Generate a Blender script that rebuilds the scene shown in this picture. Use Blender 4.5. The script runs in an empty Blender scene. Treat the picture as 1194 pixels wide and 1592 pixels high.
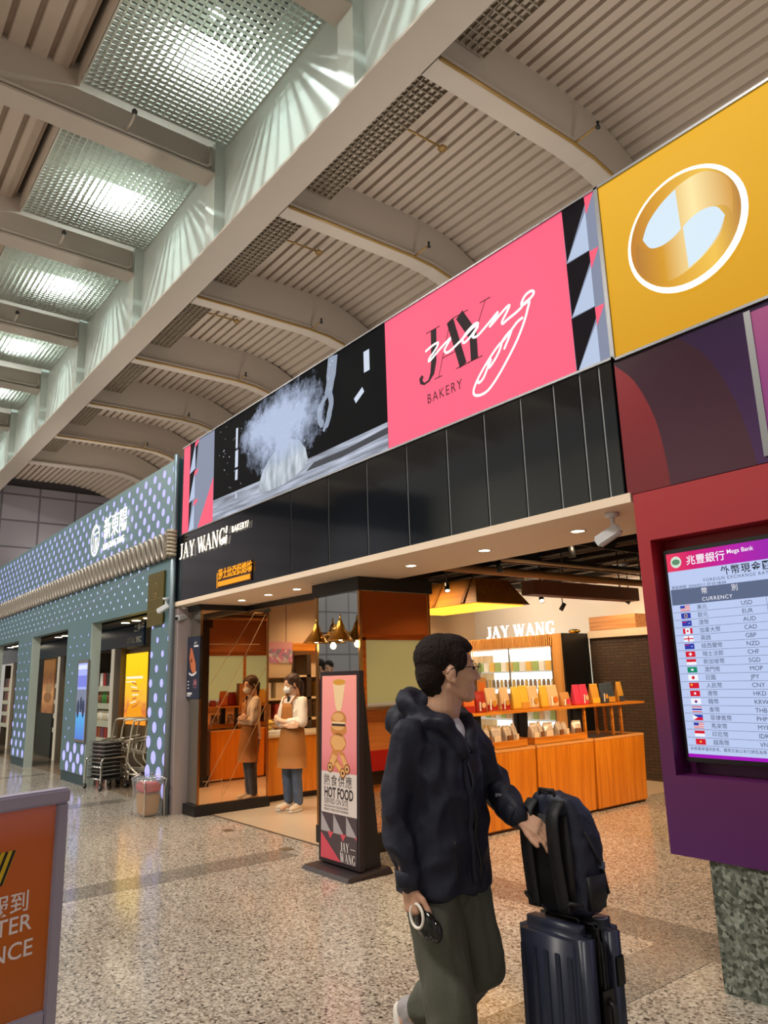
import bpy, bmesh, math, random
from mathutils import Vector, Matrix, noise

PI = math.pi
rnd = random.Random(11)
SC = bpy.context.scene
COL = SC.collection

# ------------------------------------------------------------------ camera, world, exposure
cam_data = bpy.data.cameras.new('camera')
cam = bpy.data.objects.new('camera', cam_data)
COL.objects.link(cam)
cam_data.sensor_fit = 'HORIZONTAL'
cam_data.sensor_width = 36.0
cam_data.lens = 36.0 * 1142.71 / 1194.0
cam_data.clip_start = 0.05
cam_data.clip_end = 300
_yaw, _pitch, _roll = math.radians(51.725), math.radians(12.5637), math.radians(-1.7393)
_F = Vector((-math.sin(_yaw) * math.cos(_pitch), math.cos(_yaw) * math.cos(_pitch), math.sin(_pitch)))
_R0 = Vector((math.cos(_yaw), math.sin(_yaw), 0))
_U0 = _R0.cross(_F)
_R = _R0 * math.cos(_roll) + _U0 * math.sin(_roll)
_U = _U0 * math.cos(_roll) - _R0 * math.sin(_roll)
cam.matrix_world = Matrix(((_R.x, _U.x, -_F.x, 0), (_R.y, _U.y, -_F.y, 0), (_R.z, _U.z, -_F.z, 1.55), (0, 0, 0, 1)))
SC.camera = cam

SC.view_settings.view_transform = 'Standard'
SC.view_settings.look = 'None'
SC.view_settings.gamma = 1.0
SC.view_settings.use_curve_mapping = False
SC.view_settings.exposure = 0.0
SC.cycles.use_denoising = True
SC.cycles.max_bounces = 8
SC.cycles.caustics_reflective = False
SC.cycles.caustics_refractive = False
SC.cycles.sample_clamp_indirect = 6.0

world = bpy.data.worlds.new('world')
SC.world = world
world.use_nodes = True
_bg = world.node_tree.nodes['Background']
_bg.inputs['Color'].default_value = (1.0, 0.94, 0.87, 1)
_bg.inputs['Strength'].default_value = 0.42

def light(name, kind, loc, power, color, target=None, size=0.1, size_y=None, spot=70, blend=0.5):
    d = bpy.data.lights.new(name, kind)
    d.energy = power
    d.color = color
    if kind == 'AREA':
        d.shape = 'RECTANGLE'
        d.size = size
        d.size_y = size_y or size
    else:
        d.shadow_soft_size = size
    if kind == 'SPOT':
        d.spot_size = math.radians(spot)
        d.spot_blend = blend
    o = bpy.data.objects.new(name, d)
    o.location = loc
    if target is not None:
        v = Vector(target) - Vector(loc)
        o.rotation_euler = ((PI if v.z > 0 else 0), 0, 0) if kind == 'AREA' and abs(v.x) + abs(v.y) < 0.05 else v.to_track_quat('-Z', 'Y').to_euler()
    COL.objects.link(o)
    return o

WARM = (1.0, 0.68, 0.38)
COOL = (0.86, 1.0, 0.96)
# fill lights added out of view over the concourse to brighten the hall
for hx in (-2.5, -8.5, -14.5, -20.5):
    light('hall_fill_light', 'AREA', (hx, -2.5, 8.2), 470, (1.0, 0.93, 0.84), (hx, -1.5, 0), 2.2, 1.2)
for hx in (-4.0, -12.0, -20.0):
    light('hall_fill_light', 'AREA', (hx, -9.0, 8.0), 420, (0.95, 1.0, 0.96), (hx, -14, 3.0), 2.2, 1.2)  # row added to brighten the hall wall for the mirrors
# unseen upward lights added above the shops and hall to brighten the vault
for hx in (-1.5, -6.0, -11.0, -17.0, -23.0):
    light('vault_fill_light', 'AREA', (hx, 5.4, 4.75), 50, (1.0, 0.90, 0.78), (hx, 5.6, 9), 3.6, 0.5)
for hx in (-4, -12, -20):
    light('vault_fill_light', 'AREA', (hx, -6.0, 4.2), 120, (1.0, 0.92, 0.82), (hx, -6.0, 9), 4, 0.6)
# lamps above the louvre grid
GRID_BAYS = [(-4.75, -2.2), (-7.75, -5.1), (-10.72, -8.25), (-13.7, -11.2), (-16.5, -14.3), (-19.5, -17.2), (-22.5, -20.3)]
for a, b in GRID_BAYS:
    light('grid_light', 'AREA', ((a + b) / 2 + 0.05, 2.86, 8.79), 95, COOL, ((a + b) / 2 + 0.05, 2.87, 0), 0.03, 0.34)
# bakery ceiling light; the last spot is added to brighten the mirrored counter wall
for sx, sy in ((-9.1, 6.2), (-9.1, 8.4), (-7.2, 6.2), (-7.4, 8.2), (-4.6, 6.0), (-4.6, 8.2), (-8.2, 4.75), (-6.2, 9.2), (-3.9, 7.2)):
    light('shop_light', 'SPOT', (sx, sy, 3.0), 150, WARM, (sx - 0.1, sy + 0.1, 0), 0.12, spot=125, blend=0.8)
# spots without fixtures, added in the aisle to brighten the counter fronts
for sy in (5.4, 6.7, 8.0):
    light('aisle_fill_light', 'SPOT', (-3.9, sy, 2.85), 150, WARM, (-5.4, sy, 0.6), 0.06, spot=70, blend=0.8)
for sx in (-9.0, -7.8, -6.4):  # spots added to brighten the back wall
    light('back_wall_fill_light', 'SPOT', (sx, 8.7, 2.95), 60, (1.0, 0.8, 0.58), (sx, 10.0, 2.2), 0.06, spot=110, blend=0.8)
# soffit downlights
for sx, sy in ((-8.04, 4.12), (-7.39, 4.12), (-6.8, 4.14), (-4.9, 4.15), (-4.0, 4.15), (-3.1, 4.15)):
    light('soffit_light', 'SPOT', (sx, sy, 2.47), 40, WARM, (sx, sy, 0), 0.04, spot=110, blend=0.7)
# neighbouring shop inside
for sx, sy in ((-11.0, 5.6), (-12.6, 6.5), (-15.0, 5.6), (-18.8, 5.6)):
    light('shop_light', 'SPOT', (sx, sy, 2.85), 60, (1.0, 0.86, 0.66), (sx, sy, 0), 0.12, spot=140, blend=0.8)

# ------------------------------------------------------------------ materials
def lin(c):
    if isinstance(c, str):
        c = [int(c[i:i + 2], 16) / 255 for i in (0, 2, 4)]
    return tuple(((v / 12.92) if v <= 0.04045 else ((v + 0.055) / 1.055) ** 2.4) for v in c)

MATS = {}

def M(name, color='808080', rough=0.5, metal=0.0, emit=0.0, spec=0.5, vary=0.0, vscale=6.0, bump=0.0, bscale=40.0, ecolor=None, alpha=1.0, trans=0.0):
    if name in MATS:
        return MATS[name]
    m = bpy.data.materials.new(name)
    m.use_nodes = True
    nt = m.node_tree
    b = nt.nodes['Principled BSDF']
    c = lin(color)
    b.inputs['Base Color'].default_value = (*c, 1)
    b.inputs['Roughness'].default_value = rough
    b.inputs['Metallic'].default_value = metal
    b.inputs['Specular IOR Level'].default_value = spec
    if trans:
        b.inputs['Transmission Weight'].default_value = trans
    if alpha < 1:
        b.inputs['Alpha'].default_value = alpha
    if emit:
        b.inputs['Emission Color'].default_value = (*(lin(ecolor) if ecolor else c), 1)
        b.inputs['Emission Strength'].default_value = emit
        if not ecolor:
            b.inputs['Base Color'].default_value = (*[v * 0.05 for v in c], 1)
    if vary or bump:
        tc = nt.nodes.new('ShaderNodeTexCoord')
        nz = nt.nodes.new('ShaderNodeTexNoise')
        nz.inputs['Scale'].default_value = vscale
        nz.inputs['Detail'].default_value = 5
        nt.links.new(tc.outputs['Object'], nz.inputs['Vector'])
        if vary:
            mx = nt.nodes.new('ShaderNodeMix')
            mx.data_type = 'RGBA'
            nt.links.new(nz.outputs['Fac'], mx.inputs[0])
            mx.inputs[6].default_value = (*[v * (1 - vary) for v in c], 1)
            mx.inputs[7].default_value = (*[min(1, v * (1 + vary)) for v in c], 1)
            nt.links.new(mx.outputs[2], b.inputs['Base Color'])
        if bump:
            nb = nt.nodes.new('ShaderNodeTexNoise')
            nb.inputs['Scale'].default_value = bscale
            nb.inputs['Detail'].default_value = 4
            nt.links.new(tc.outputs['Object'], nb.inputs['Vector'])
            bp = nt.nodes.new('ShaderNodeBump')
            bp.inputs['Strength'].default_value = bump
            bp.inputs['Distance'].default_value = 0.01
            nt.links.new(nb.outputs['Fac'], bp.inputs['Height'])
            nt.links.new(bp.outputs['Normal'], b.inputs['Normal'])
    MATS[name] = m
    return m

def ramp(nt, src, stops):
    r = nt.nodes.new('ShaderNodeValToRGB')
    e = r.color_ramp.elements
    while len(e) < len(stops):
        e.new(0.5)
    for i, (p, c) in enumerate(stops):
        e[i].position = p
        e[i].color = (*lin(c), 1)
    nt.links.new(src, r.inputs['Fac'])
    return r.outputs['Color']

def granite(name, cols, scale, rough, tile=None):
    m = bpy.data.materials.new(name)
    m.use_nodes = True
    nt = m.node_tree
    b = nt.nodes['Principled BSDF']
    b.inputs['Roughness'].default_value = rough
    tc = nt.nodes.new('ShaderNodeTexCoord')
    v = nt.nodes.new('ShaderNodeTexVoronoi')
    v.inputs['Scale'].default_value = scale
    nt.links.new(tc.outputs['Object'], v.inputs['Vector'])
    sep = nt.nodes.new('ShaderNodeSeparateColor')
    nt.links.new(v.outputs['Color'], sep.inputs['Color'])
    nz = nt.nodes.new('ShaderNodeTexNoise')
    nz.inputs['Scale'].default_value = scale * 0.35
    nz.inputs['Detail'].default_value = 3
    nt.links.new(tc.outputs['Object'], nz.inputs['Vector'])
    ad = nt.nodes.new('ShaderNodeMath')
    ad.operation = 'MULTIPLY_ADD'
    ad.inputs[1].default_value = 0.72
    nt.links.new(sep.outputs[0], ad.inputs[0])
    mm = nt.nodes.new('ShaderNodeMath')
    mm.operation = 'MULTIPLY'
    mm.inputs[1].default_value = 0.34
    nt.links.new(nz.outputs['Fac'], mm.inputs[0])
    nt.links.new(mm.outputs[0], ad.inputs[2])
    out = ramp(nt, ad.outputs[0], cols)
    if tile:
        br = nt.nodes.new('ShaderNodeTexBrick')
        br.offset = 0
        br.inputs['Scale'].default_value = 1
        br.inputs['Brick Width'].default_value = tile
        br.inputs['Row Height'].default_value = tile
        br.inputs['Mortar Size'].default_value = 0.0025
        br.inputs['Color1'].default_value = (1, 1, 1, 1)
        br.inputs['Color2'].default_value = (0.95, 0.95, 0.95, 1)
        br.inputs['Mortar'].default_value = (0.62, 0.6, 0.58, 1)
        nt.links.new(tc.outputs['Object'], br.inputs['Vector'])
        mx = nt.nodes.new('ShaderNodeMix')
        mx.data_type = 'RGBA'
        mx.blend_type = 'MULTIPLY'
        mx.inputs[0].default_value = 1
        nt.links.new(out, mx.inputs[6])
        nt.links.new(br.outputs['Color'], mx.inputs[7])
        out = mx.outputs[2]
    nt.links.new(out, b.inputs['Base Color'])
    return m

def wood(name, dark, light_, axis='Z', rough=0.35, scale=1.0):
    m = bpy.data.materials.new(name)
    m.use_nodes = True
    nt = m.node_tree
    b = nt.nodes['Principled BSDF']
    b.inputs['Roughness'].default_value = rough
    tc = nt.nodes.new('ShaderNodeTexCoord')
    mp = nt.nodes.new('ShaderNodeMapping')
    s = {'Z': (14, 14, 0.7), 'X': (0.7, 14, 14), 'Y': (14, 0.7, 14)}[axis]
    mp.inputs['Scale'].default_value = [q * scale for q in s]
    nt.links.new(tc.outputs['Object'], mp.inputs['Vector'])
    nz = nt.nodes.new('ShaderNodeTexNoise')
    nz.inputs['Scale'].default_value = 1.6
    nz.inputs['Detail'].default_value = 6
    nz.inputs['Distortion'].default_value = 0.6
    nt.links.new(mp.outputs['Vector'], nz.inputs['Vector'])
    nt.links.new(ramp(nt, nz.outputs['Fac'], [(0.3, dark), (0.62, light_)]), b.inputs['Base Color'])
    return m

def gradmat(name, stops, axis='Z', lo=0.0, hi=1.0, emit=0.0, rough=0.4, dist=0.0):
    """printed colour gradient along an object axis"""
    m = bpy.data.materials.new(name)
    m.use_nodes = True
    nt = m.node_tree
    b = nt.nodes['Principled BSDF']
    b.inputs['Roughness'].default_value = rough
    tc = nt.nodes.new('ShaderNodeTexCoord')
    sx = nt.nodes.new('ShaderNodeSeparateXYZ')
    nt.links.new(tc.outputs['Object'], sx.inputs[0])
    mr = nt.nodes.new('ShaderNodeMapRange')
    mr.inputs['From Min'].default_value = lo
    mr.inputs['From Max'].default_value = hi
    nt.links.new(sx.outputs['XYZ'.index(axis)], mr.inputs['Value'])
    src = mr.outputs[0]
    if dist:
        nz = nt.nodes.new('ShaderNodeTexNoise')
        nz.inputs['Scale'].default_value = 9
        nz.inputs['Detail'].default_value = 6
        nt.links.new(tc.outputs['Object'], nz.inputs['Vector'])
        ma = nt.nodes.new('ShaderNodeMath')
        ma.operation = 'MULTIPLY_ADD'
        ma.inputs[1].default_value = dist
        nt.links.new(nz.outputs['Fac'], ma.inputs[0])
        nt.links.new(src, ma.inputs[2])
        src = ma.outputs[0]
    c = ramp(nt, src, stops)
    if emit >= 0.5:
        b.inputs['Specular IOR Level'].default_value = 0.12
        b.inputs['Roughness'].default_value = 0.6
    if emit < 0.5:
        nt.links.new(c, b.inputs['Base Color'])
    else:
        b.inputs['Base Color'].default_value = (0.01, 0.01, 0.01, 1)
    if emit:
        nt.links.new(c, b.inputs['Emission Color'])
        b.inputs['Emission Strength'].default_value = emit
    return m

def brickmat(name, c1, c2, mortar, w, h, ms=0.006, offset=0.5, rough=0.5, vec=None, bump=0.3):
    m = bpy.data.materials.new(name)
    m.use_nodes = True
    nt = m.node_tree
    b = nt.nodes['Principled BSDF']
    b.inputs['Roughness'].default_value = rough
    tc = nt.nodes.new('ShaderNodeTexCoord')
    mp = nt.nodes.new('ShaderNodeMapping')
    mp.inputs['Rotation'].default_value = vec or (PI / 2, 0, 0)
    nt.links.new(tc.outputs['Object'], mp.inputs['Vector'])
    br = nt.nodes.new('ShaderNodeTexBrick')
    br.offset = offset
    br.inputs['Scale'].default_value = 1
    br.inputs['Brick Width'].default_value = w
    br.inputs['Row Height'].default_value = h
    br.inputs['Mortar Size'].default_value = ms
    br.inputs['Color1'].default_value = (*lin(c1), 1)
    br.inputs['Color2'].default_value = (*lin(c2), 1)
    br.inputs['Mortar'].default_value = (*lin(mortar), 1)
    nt.links.new(mp.outputs['Vector'], br.inputs['Vector'])
    nt.links.new(br.outputs['Color'], b.inputs['Base Color'])
    bp = nt.nodes.new('ShaderNodeBump')
    bp.inputs['Strength'].default_value = bump
    bp.inputs['Distance'].default_value = 0.01
    bp.invert = True
    nt.links.new(br.outputs['Fac'], bp.inputs['Height'])
    nt.links.new(bp.outputs['Normal'], b.inputs['Normal'])
    return m

# ------------------------------------------------------------------ mesh builder
def V3(p):
    return p if isinstance(p, Vector) else Vector(p)

class MB:
    def __init__(self, mat=None):
        self.v, self.f, self.fm, self.mats, self.sm = [], [], [], [], []
        self.cur = self.mi(mat) if mat else 0

    def mi(self, mat):
        if mat is None:
            return self.cur
        if mat not in self.mats:
            self.mats.append(mat)
        return self.mats.index(mat)

    def add(self, verts, faces, mat=None, smooth=False):
        o = len(self.v)
        i = self.mi(mat)
        self.v += [V3(p) for p in verts]
        for f in faces:
            self.f.append([o + k for k in f])
            self.fm.append(i)
            self.sm.append(smooth)
        return self

    def box(self, x0, x1, y0, y1, z0, z1, mat=None):
        return self.add([(x, y, z) for x in (x0, x1) for y in (y0, y1) for z in (z0, z1)],
                        [(0, 1, 3, 2), (4, 6, 7, 5), (0, 4, 5, 1), (2, 3, 7, 6), (0, 2, 6, 4), (1, 5, 7, 3)], mat)

    def hexa(self, bot, top, mat=None):
        n = len(bot)
        return self.add(list(bot) + list(top), [tuple(range(n))[::-1], tuple(range(n, 2 * n))] +
                        [(i, (i + 1) % n, n + (i + 1) % n, n + i) for i in range(n)], mat)

    def bar(self, a, b, w, h, mat=None, up=(0, 0, 1)):
        a, b = V3(a), V3(b)
        t = (b - a).normalized()
        u = V3(up)
        s = t.cross(u)
        if s.length < 1e-4:
            s = t.cross(Vector((1, 0, 0)))
        s.normalize()
        u = s.cross(t)
        q = [s * w / 2 * i + u * h / 2 * j for i, j in ((-1, -1), (1, -1), (1, 1), (-1, 1))]
        return self.hexa([a + k for k in q], [b + k for k in q], mat)

    def tube(self, pts, r, mat=None, n=8, closed=False, caps=True):
        pts = [V3(p) for p in pts]
        N = len(pts)
        rs = r if isinstance(r, (list, tuple)) else [r] * N
        up = None
        rings = []
        for i, p in enumerate(pts):
            if closed:
                t = pts[(i + 1) % N] - pts[i - 1]
            else:
                t = pts[min(i + 1, N - 1)] - pts[max(i - 1, 0)]
            t.normalize()
            if up is None:
                up = Vector((0, 0, 1)) if abs(t.z) < 0.9 else Vector((1, 0, 0))
            s = t.cross(up).normalized()
            up = s.cross(t).normalized()
            rings.append([p + (s * math.cos(2 * PI * k / n) + up * math.sin(2 * PI * k / n)) * rs[i] for k in range(n)])
        vs = [q for rg in rings for q in rg]
        fs = []
        for i in range(N if closed else N - 1):
            a, b = i * n, ((i + 1) % N) * n
            fs += [(a + k, a + (k + 1) % n, b + (k + 1) % n, b + k) for k in range(n)]
        if caps and not closed:
            fs += [tuple(range(n))[::-1], tuple(range((N - 1) * n, N * n))]
        return self.add(vs, fs, mat, True)

    def lathe(self, prof, o=(0, 0, 0), axis=(0, 0, 1), n=20, mat=None, smooth=True):
        o, ax = V3(o), V3(axis).normalized()
        s = ax.orthogonal().normalized()
        t = ax.cross(s)
        vs, fs = [], []
        for r, z in prof:
            vs += [o + ax * z + (s * math.cos(2 * PI * k / n) + t * math.sin(2 * PI * k / n)) * max(r, 1e-5) for k in range(n)]
        for i in range(len(prof) - 1):
            fs += [(i * n + k, i * n + (k + 1) % n, (i + 1) * n + (k + 1) % n, (i + 1) * n + k) for k in range(n)]
        return self.add(vs, fs, mat, smooth)

    def cap(self, a, b, ra, rb, n=14, mat=None):
        """tapered capsule from a to b"""
        a, b = V3(a), V3(b)
        L = (b - a).length
        prof = [(ra * math.cos(q), ra * math.sin(q)) for q in [-PI / 2 + PI / 2 * i / 4 for i in range(5)]]
        prof += [(rb * math.cos(q), L + rb * math.sin(q)) for q in [PI / 2 * i / 4 for i in range(5)]]
        return self.lathe(prof, a, (b - a) if L > 1e-6 else (0, 0, 1), n, mat)

    def chain(self, pts, rs, n=14, mat=None):
        for i in range(len(pts) - 1):
            self.cap(pts[i], pts[i + 1], rs[i], rs[i + 1], n, mat)
        return self

    def ell(self, c, r, rot=None, n=18, mat=None):
        c = V3(c)
        vs, fs, m = [], [], n // 2
        for i in range(m + 1):
            a = -PI / 2 + PI * i / m
            for k in range(n):
                b = 2 * PI * k / n
                q = Vector((r[0] * math.cos(a) * math.cos(b), r[1] * math.cos(a) * math.sin(b), r[2] * math.sin(a)))
                if rot:
                    q = rot @ q
                vs.append(c + q)
        for i in range(m):
            fs += [(i * n + k, i * n + (k + 1) % n, (i + 1) * n + (k + 1) % n, (i + 1) * n + k) for k in range(n)]
        return self.add(vs, fs, mat, True)

    def loft(self, secs, mat=None, smooth=True, closed_caps=True):
        n = len(secs[0])
        vs = [q for s in secs for q in s]
        fs = []
        for i in range(len(secs) - 1):
            fs += [(i * n + k, i * n + (k + 1) % n, (i + 1) * n + (k + 1) % n, (i + 1) * n + k) for k in range(n)]
        if closed_caps:
            fs += [tuple(range(n))[::-1], tuple(range((len(secs) - 1) * n, len(secs) * n))]
        return self.add(vs, fs, mat, smooth)

    # flat work on a plane given by origin O, axes U and W, normal N
    def poly(self, pts, P, d=0.0, mat=None, th=0.0):
        O, U, W, N = P
        top = [O + U * a + W * b + N * (d + th) for a, b in pts]
        n = len(pts)
        if th:
            bot = [O + U * a + W * b + N * d for a, b in pts]
            self.add(top + bot, [tuple(range(n))] + [(i, n + i, n + (i + 1) % n, (i + 1) % n) for i in range(n)], mat)
        else:
            self.add(top, [tuple(range(n))], mat)
        return self

    def rect(self, a0, a1, b0, b1, P, d=0.0, mat=None, th=0.0):
        return self.poly([(a0, b0), (a1, b0), (a1, b1), (a0, b1)], P, d, mat, th)

    def disc(self, a, b, ra, rb, P, d=0.0, mat=None, n=20, th=0.0):
        return self.poly([(a + ra * math.cos(2 * PI * k / n), b + rb * math.sin(2 * PI * k / n)) for k in range(n)], P, d, mat, th)

    def ring(self, a, b, ra, rb, w, P, d=0.0, mat=None, n=32):
        O, U, W, N = P
        vs = []
        for k in range(n):
            c, s = math.cos(2 * PI * k / n), math.sin(2 * PI * k / n)
            vs += [O + U * (a + (ra - w) * c) + W * (b + (rb - w) * s) + N * d, O + U * (a + ra * c) + W * (b + rb * s) + N * d]
        return self.add(vs, [(2 * k, 2 * k + 1, (2 * k + 3) % (2 * n), (2 * k + 2) % (2 * n)) for k in range(n)], mat)

    def ribbon(self, pts, w, P, d=0.0, mat=None, th=0.0):
        """flat stroke of width w (number or list) along 2-D points"""
        pts = [Vector(p) for p in pts]
        N = len(pts)
        ws = w if isinstance(w, (list, tuple)) else [w] * N
        L, Rr = [], []
        for i, p in enumerate(pts):
            t = pts[min(i + 1, N - 1)] - pts[max(i - 1, 0)]
            if t.length < 1e-9:
                t = Vector((1, 0))
            t.normalize()
            q = Vector((-t.y, t.x)) * ws[i] / 2
            L.append(p + q)
            Rr.append(p - q)
        for i in range(N - 1):
            self.poly([Rr[i], Rr[i + 1], L[i + 1], L[i]], P, d, mat, th)
        return self

    def text(self, s, size, P, a=0.0, b=0.0, d=0.0, mat=None, align='LEFT', sx=1.0, bold=0.0, th=0.0, space=1.0):
        cu = bpy.data.curves.new('lettering', 'FONT')
        cu.body = s
        cu.size = 1.0
        cu.align_x = align
        cu.resolution_u = 3
        cu.offset = bold
        cu.space_character = space
        if th:
            cu.extrude = th / size / 2
        o = bpy.data.objects.new('lettering', cu)
        COL.objects.link(o)
        dg = bpy.context.evaluated_depsgraph_get()
        me = bpy.data.meshes.new_from_object(o.evaluated_get(dg))
        O, U, W, N = P
        off = th / 2
        self.add([O + U * (a + v.co.x * size * sx) + W * (b + v.co.y * size) + N * (d + off + v.co.z * size) for v in me.vertices],
                 [tuple(p.vertices) for p in me.polygons], mat)
        bpy.data.meshes.remove(me)
        bpy.data.objects.remove(o)
        bpy.data.curves.remove(cu)
        return self

    def build(self, name, parent=None, world=False, loc=None, bevel=0.0, smooth=None, segs=2, kind=None):
        off = Vector((0, 0, 0))
        if world and parent is not None:
            off = parent.location
        if loc is not None:
            off = Vector(loc)
        me = bpy.data.meshes.new(name)
        me.from_pydata([tuple(p - off) for p in self.v], [], self.f)
        for m in self.mats:
            me.materials.append(m)
        me.polygons.foreach_set('material_index', self.fm)
        me.polygons.foreach_set('use_smooth', self.sm if smooth is None else [smooth] * len(self.f))
        me.update()
        o = bpy.data.objects.new(name, me)
        COL.objects.link(o)
        if parent is not None:
            o.parent = parent
        if loc is not None:
            o.location = loc
        if bevel:
            bm = bmesh.new()
            bm.from_mesh(me)
            bmesh.ops.remove_doubles(bm, verts=bm.verts, dist=1e-5)
            es = [e for e in bm.edges if len(e.link_faces) == 2 and e.calc_face_angle() > 0.6]
            bmesh.ops.bevel(bm, geom=es, offset=bevel, segments=segs, affect='EDGES', clamp_overlap=True)
            bm.to_mesh(me)
            bm.free()
        if kind:
            o['kind'] = kind
        return o

def thing(name, label, cat, loc=(0, 0, 0), rotz=0.0, group=None):
    o = bpy.data.objects.new(name, None)
    o.empty_display_size = 0.1
    COL.objects.link(o)
    o.location = loc
    o.rotation_euler = (0, 0, rotz)
    return tag(o, label, cat, group)

def tag(o, label, cat, group=None, kind=None):
    o['label'] = label
    o['category'] = cat
    if group:
        o['group'] = group
    if kind:
        o['kind'] = kind
    return o

def copy_tree(o, loc=None, label=None, parent=None, rotz=None):
    c = o.copy()
    COL.objects.link(c)
    if parent is not None:
        c.parent = parent
    if loc is not None:
        c.location = loc
    if rotz is not None:
        c.rotation_euler = (0, 0, rotz)
    if label:
        c['label'] = label
    for ch in list(o.children):
        copy_tree(ch, parent=c)
    return c

def facing_front(x, y, z):      # plane seen from the concourse (normal -Y)
    return (Vector((x, y, z)), Vector((1, 0, 0)), Vector((0, 0, 1)), Vector((0, -1, 0)))

def facing_right(x, y, z):      # plane facing +X
    return (Vector((x, y, z)), Vector((0, 1, 0)), Vector((0, 0, 1)), Vector((1, 0, 0)))

FP = (Vector((0, 3.7, 0)), Vector((1, 0, 0)), Vector((0, 0, 1)), Vector((0, -1, 0)))

# serif capitals used by the bakery's lettering, in a unit-high box: (strokes, width)
def serif_word(mb, s, P, a, b, h, sx=1.0, mat=None, d=0.0, th=0.0, thick=0.2, thin=0.05, gap=0.12, slant=0.0):
    G = {
        'J': (0.52, [([(0.36, 1), (0.36, 0.25), (0.30, 0.06), (0.16, 0.0), (0.04, 0.06)], [1, 1, .8, .5, .9]), ([(0.16, 0.98), (0.54, 0.98)], 0)]),
        'A': (0.86, [([(0.42, 1), (0.10, 0)], 0), ([(0.40, 1), (0.74, 0)], 1), ([(0.2, 0.34), (0.6, 0.34)], 0), ([(0.0, 0.02), (0.22, 0.02)], 0), ([(0.58, 0.02), (0.88, 0.02)], 0)]),
        'Y': (0.84, [([(0.14, 1), (0.44, 0.45)], 1), ([(0.74, 1), (0.46, 0.45)], 0), ([(0.45, 0.5), (0.45, 0)], 1), ([(0.0, 0.98), (0.3, 0.98)], 0), ([(0.62, 0.98), (0.86, 0.98)], 0), ([(0.3, 0.02), (0.6, 0.02)], 0)]),
        'W': (1.14, [([(0.12, 1), (0.36, 0)], 1), ([(0.60, 1), (0.38, 0)], 0), ([(0.54, 1), (0.80, 0)], 1), ([(1.04, 1), (0.82, 0)], 0), ([(0.0, 0.98), (0.24, 0.98)], 0), ([(0.44, 0.98), (0.66, 0.98)], 0), ([(0.92, 0.98), (1.16, 0.98)], 0)]),
        'N': (0.86, [([(0.14, 1), (0.14, 0)], 0), ([(0.16, 1), (0.72, 0)], 1), ([(0.74, 1), (0.74, 0)], 0), ([(0.0, 0.98), (0.2, 0.98)], 0), ([(0.62, 0.98), (0.88, 0.98)], 0), ([(0.02, 0.02), (0.26, 0.02)], 0)]),
        'G': (0.84, [([(0.72, 0.86), (0.62, 0.98), (0.44, 1.0), (0.22, 0.86), (0.13, 0.5), (0.22, 0.14), (0.44, 0.0), (0.66, 0.08), (0.70, 0.2)], [.3, .3, .5, .9, 1.1, .9, .4, .4, .9]), ([(0.69, 0.4), (0.69, 0.04)], 1), ([(0.56, 0.4), (0.84, 0.4)], 0), ([(0.74, 1.0), (0.74, 0.72)], 0)]),
        ' ': (0.3, []), '/': (0.2, [([(0.18, 1.05), (0.06, 0.62)], 1), ([(0.14, 0.5), (0.0, 0.0)], 1)]),
    }
    x = a
    for ch in s:
        w, strokes = G[ch]
        for pts, kd in strokes:
            q = [(x + (px + slant * py) * h * sx, b + py * h) for px, py in pts]
            ws = [k * thick * h * min(1, sx * 1.2) for k in kd] if isinstance(kd, list) else (thick * h * min(1, sx * 1.2) if kd else thin * h)
            mb.ribbon(q, ws, P, d, mat, th)
        x += (w + gap) * h * sx
    return x

BLACK = M('black_satin', '101113', 0.4)
DARK = M('dark_grey_metal', '2a2b2e', 0.45, 0.3)
WHITE = M('white_paint', 'e6e2da', 0.5)
STEEL = M('brushed_steel', 'b8b8b4', 0.28, 0.9)
CHROME = M('chrome_tube', 'd8d8d6', 0.14, 1.0)
BRASS = M('brass', 'b98a3a', 0.25, 1.0)
GLASS = M('clear_glass', 'eef4f2', 0.03, alpha=0.10)
WOOD = wood('orange_wood_laminate', 'c46c12', 'df8a24', 'Z', 0.32)
WOODX = wood('orange_wood_top', 'b06012', 'dc8c30', 'Y', 0.3)
LAMP = M('warm_lamp_glow', 'fff0d0', emit=14)
LAMPW = M('white_lamp_glow', 'f6fff8', emit=25)
# ------------------------------------------------------------------ floor
FLOOR = granite('speckled_granite_floor', [(0.16, '3a332e'), (0.27, '83786c'), (0.5, 'a3978a'), (0.78, 'bfb4a6'), (1.0, 'd4ccc0')], 80, 0.13, 0.6)
FLOOR_DK = granite('grey_granite_band', [(0.1, '3c3833'), (0.45, '7a7168'), (0.9, '9d9488')], 95, 0.14)
SHOPFLOOR = M('beige_shop_floor', 'b8a690', 0.3, vary=0.06)
MB(FLOOR).box(-42, 8, -16, 16, -0.1, 0).build('floor', kind='structure')
m = MB(FLOOR_DK)
for x0, x1, y0, y1 in ((-6.45, -6.1, -16, 3.72), (-10.75, -10.45, -16, 3.72), (-2.75, -2.4, -16, 4.45), (-15.0, -14.7, -16, 3.72), (-19.3, -19.0, -16, 3.72), (-5.6, -2.75, 4.08, 4.45), (-2.4, 2, 4.08, 4.45)):
    m.box(x0, x1, y0, y1, -0.02, 0.0015)
m.build('floor_bands', kind='structure')
m = MB(SHOPFLOOR)
m.box(-10.0, -5.66, 4.07, 10, -0.02, 0.003)
m.box(-5.66, -2.0, 9.0, 10, -0.02, 0.003)
m.build('floor_shop', kind='structure')
MB(M('dark_floor_joint', '4a3a2c', 0.5)).box(-8.66, -5.69, 4.055, 4.075, -0.01, 0.005).build('trim_1', kind='structure')
m = MB(M('floor_socket_plate', '8d7d68', 0.3, 0.6))
m.box(-0.06, 0.06, -0.05, 0.05, 0, 0.004)
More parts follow.
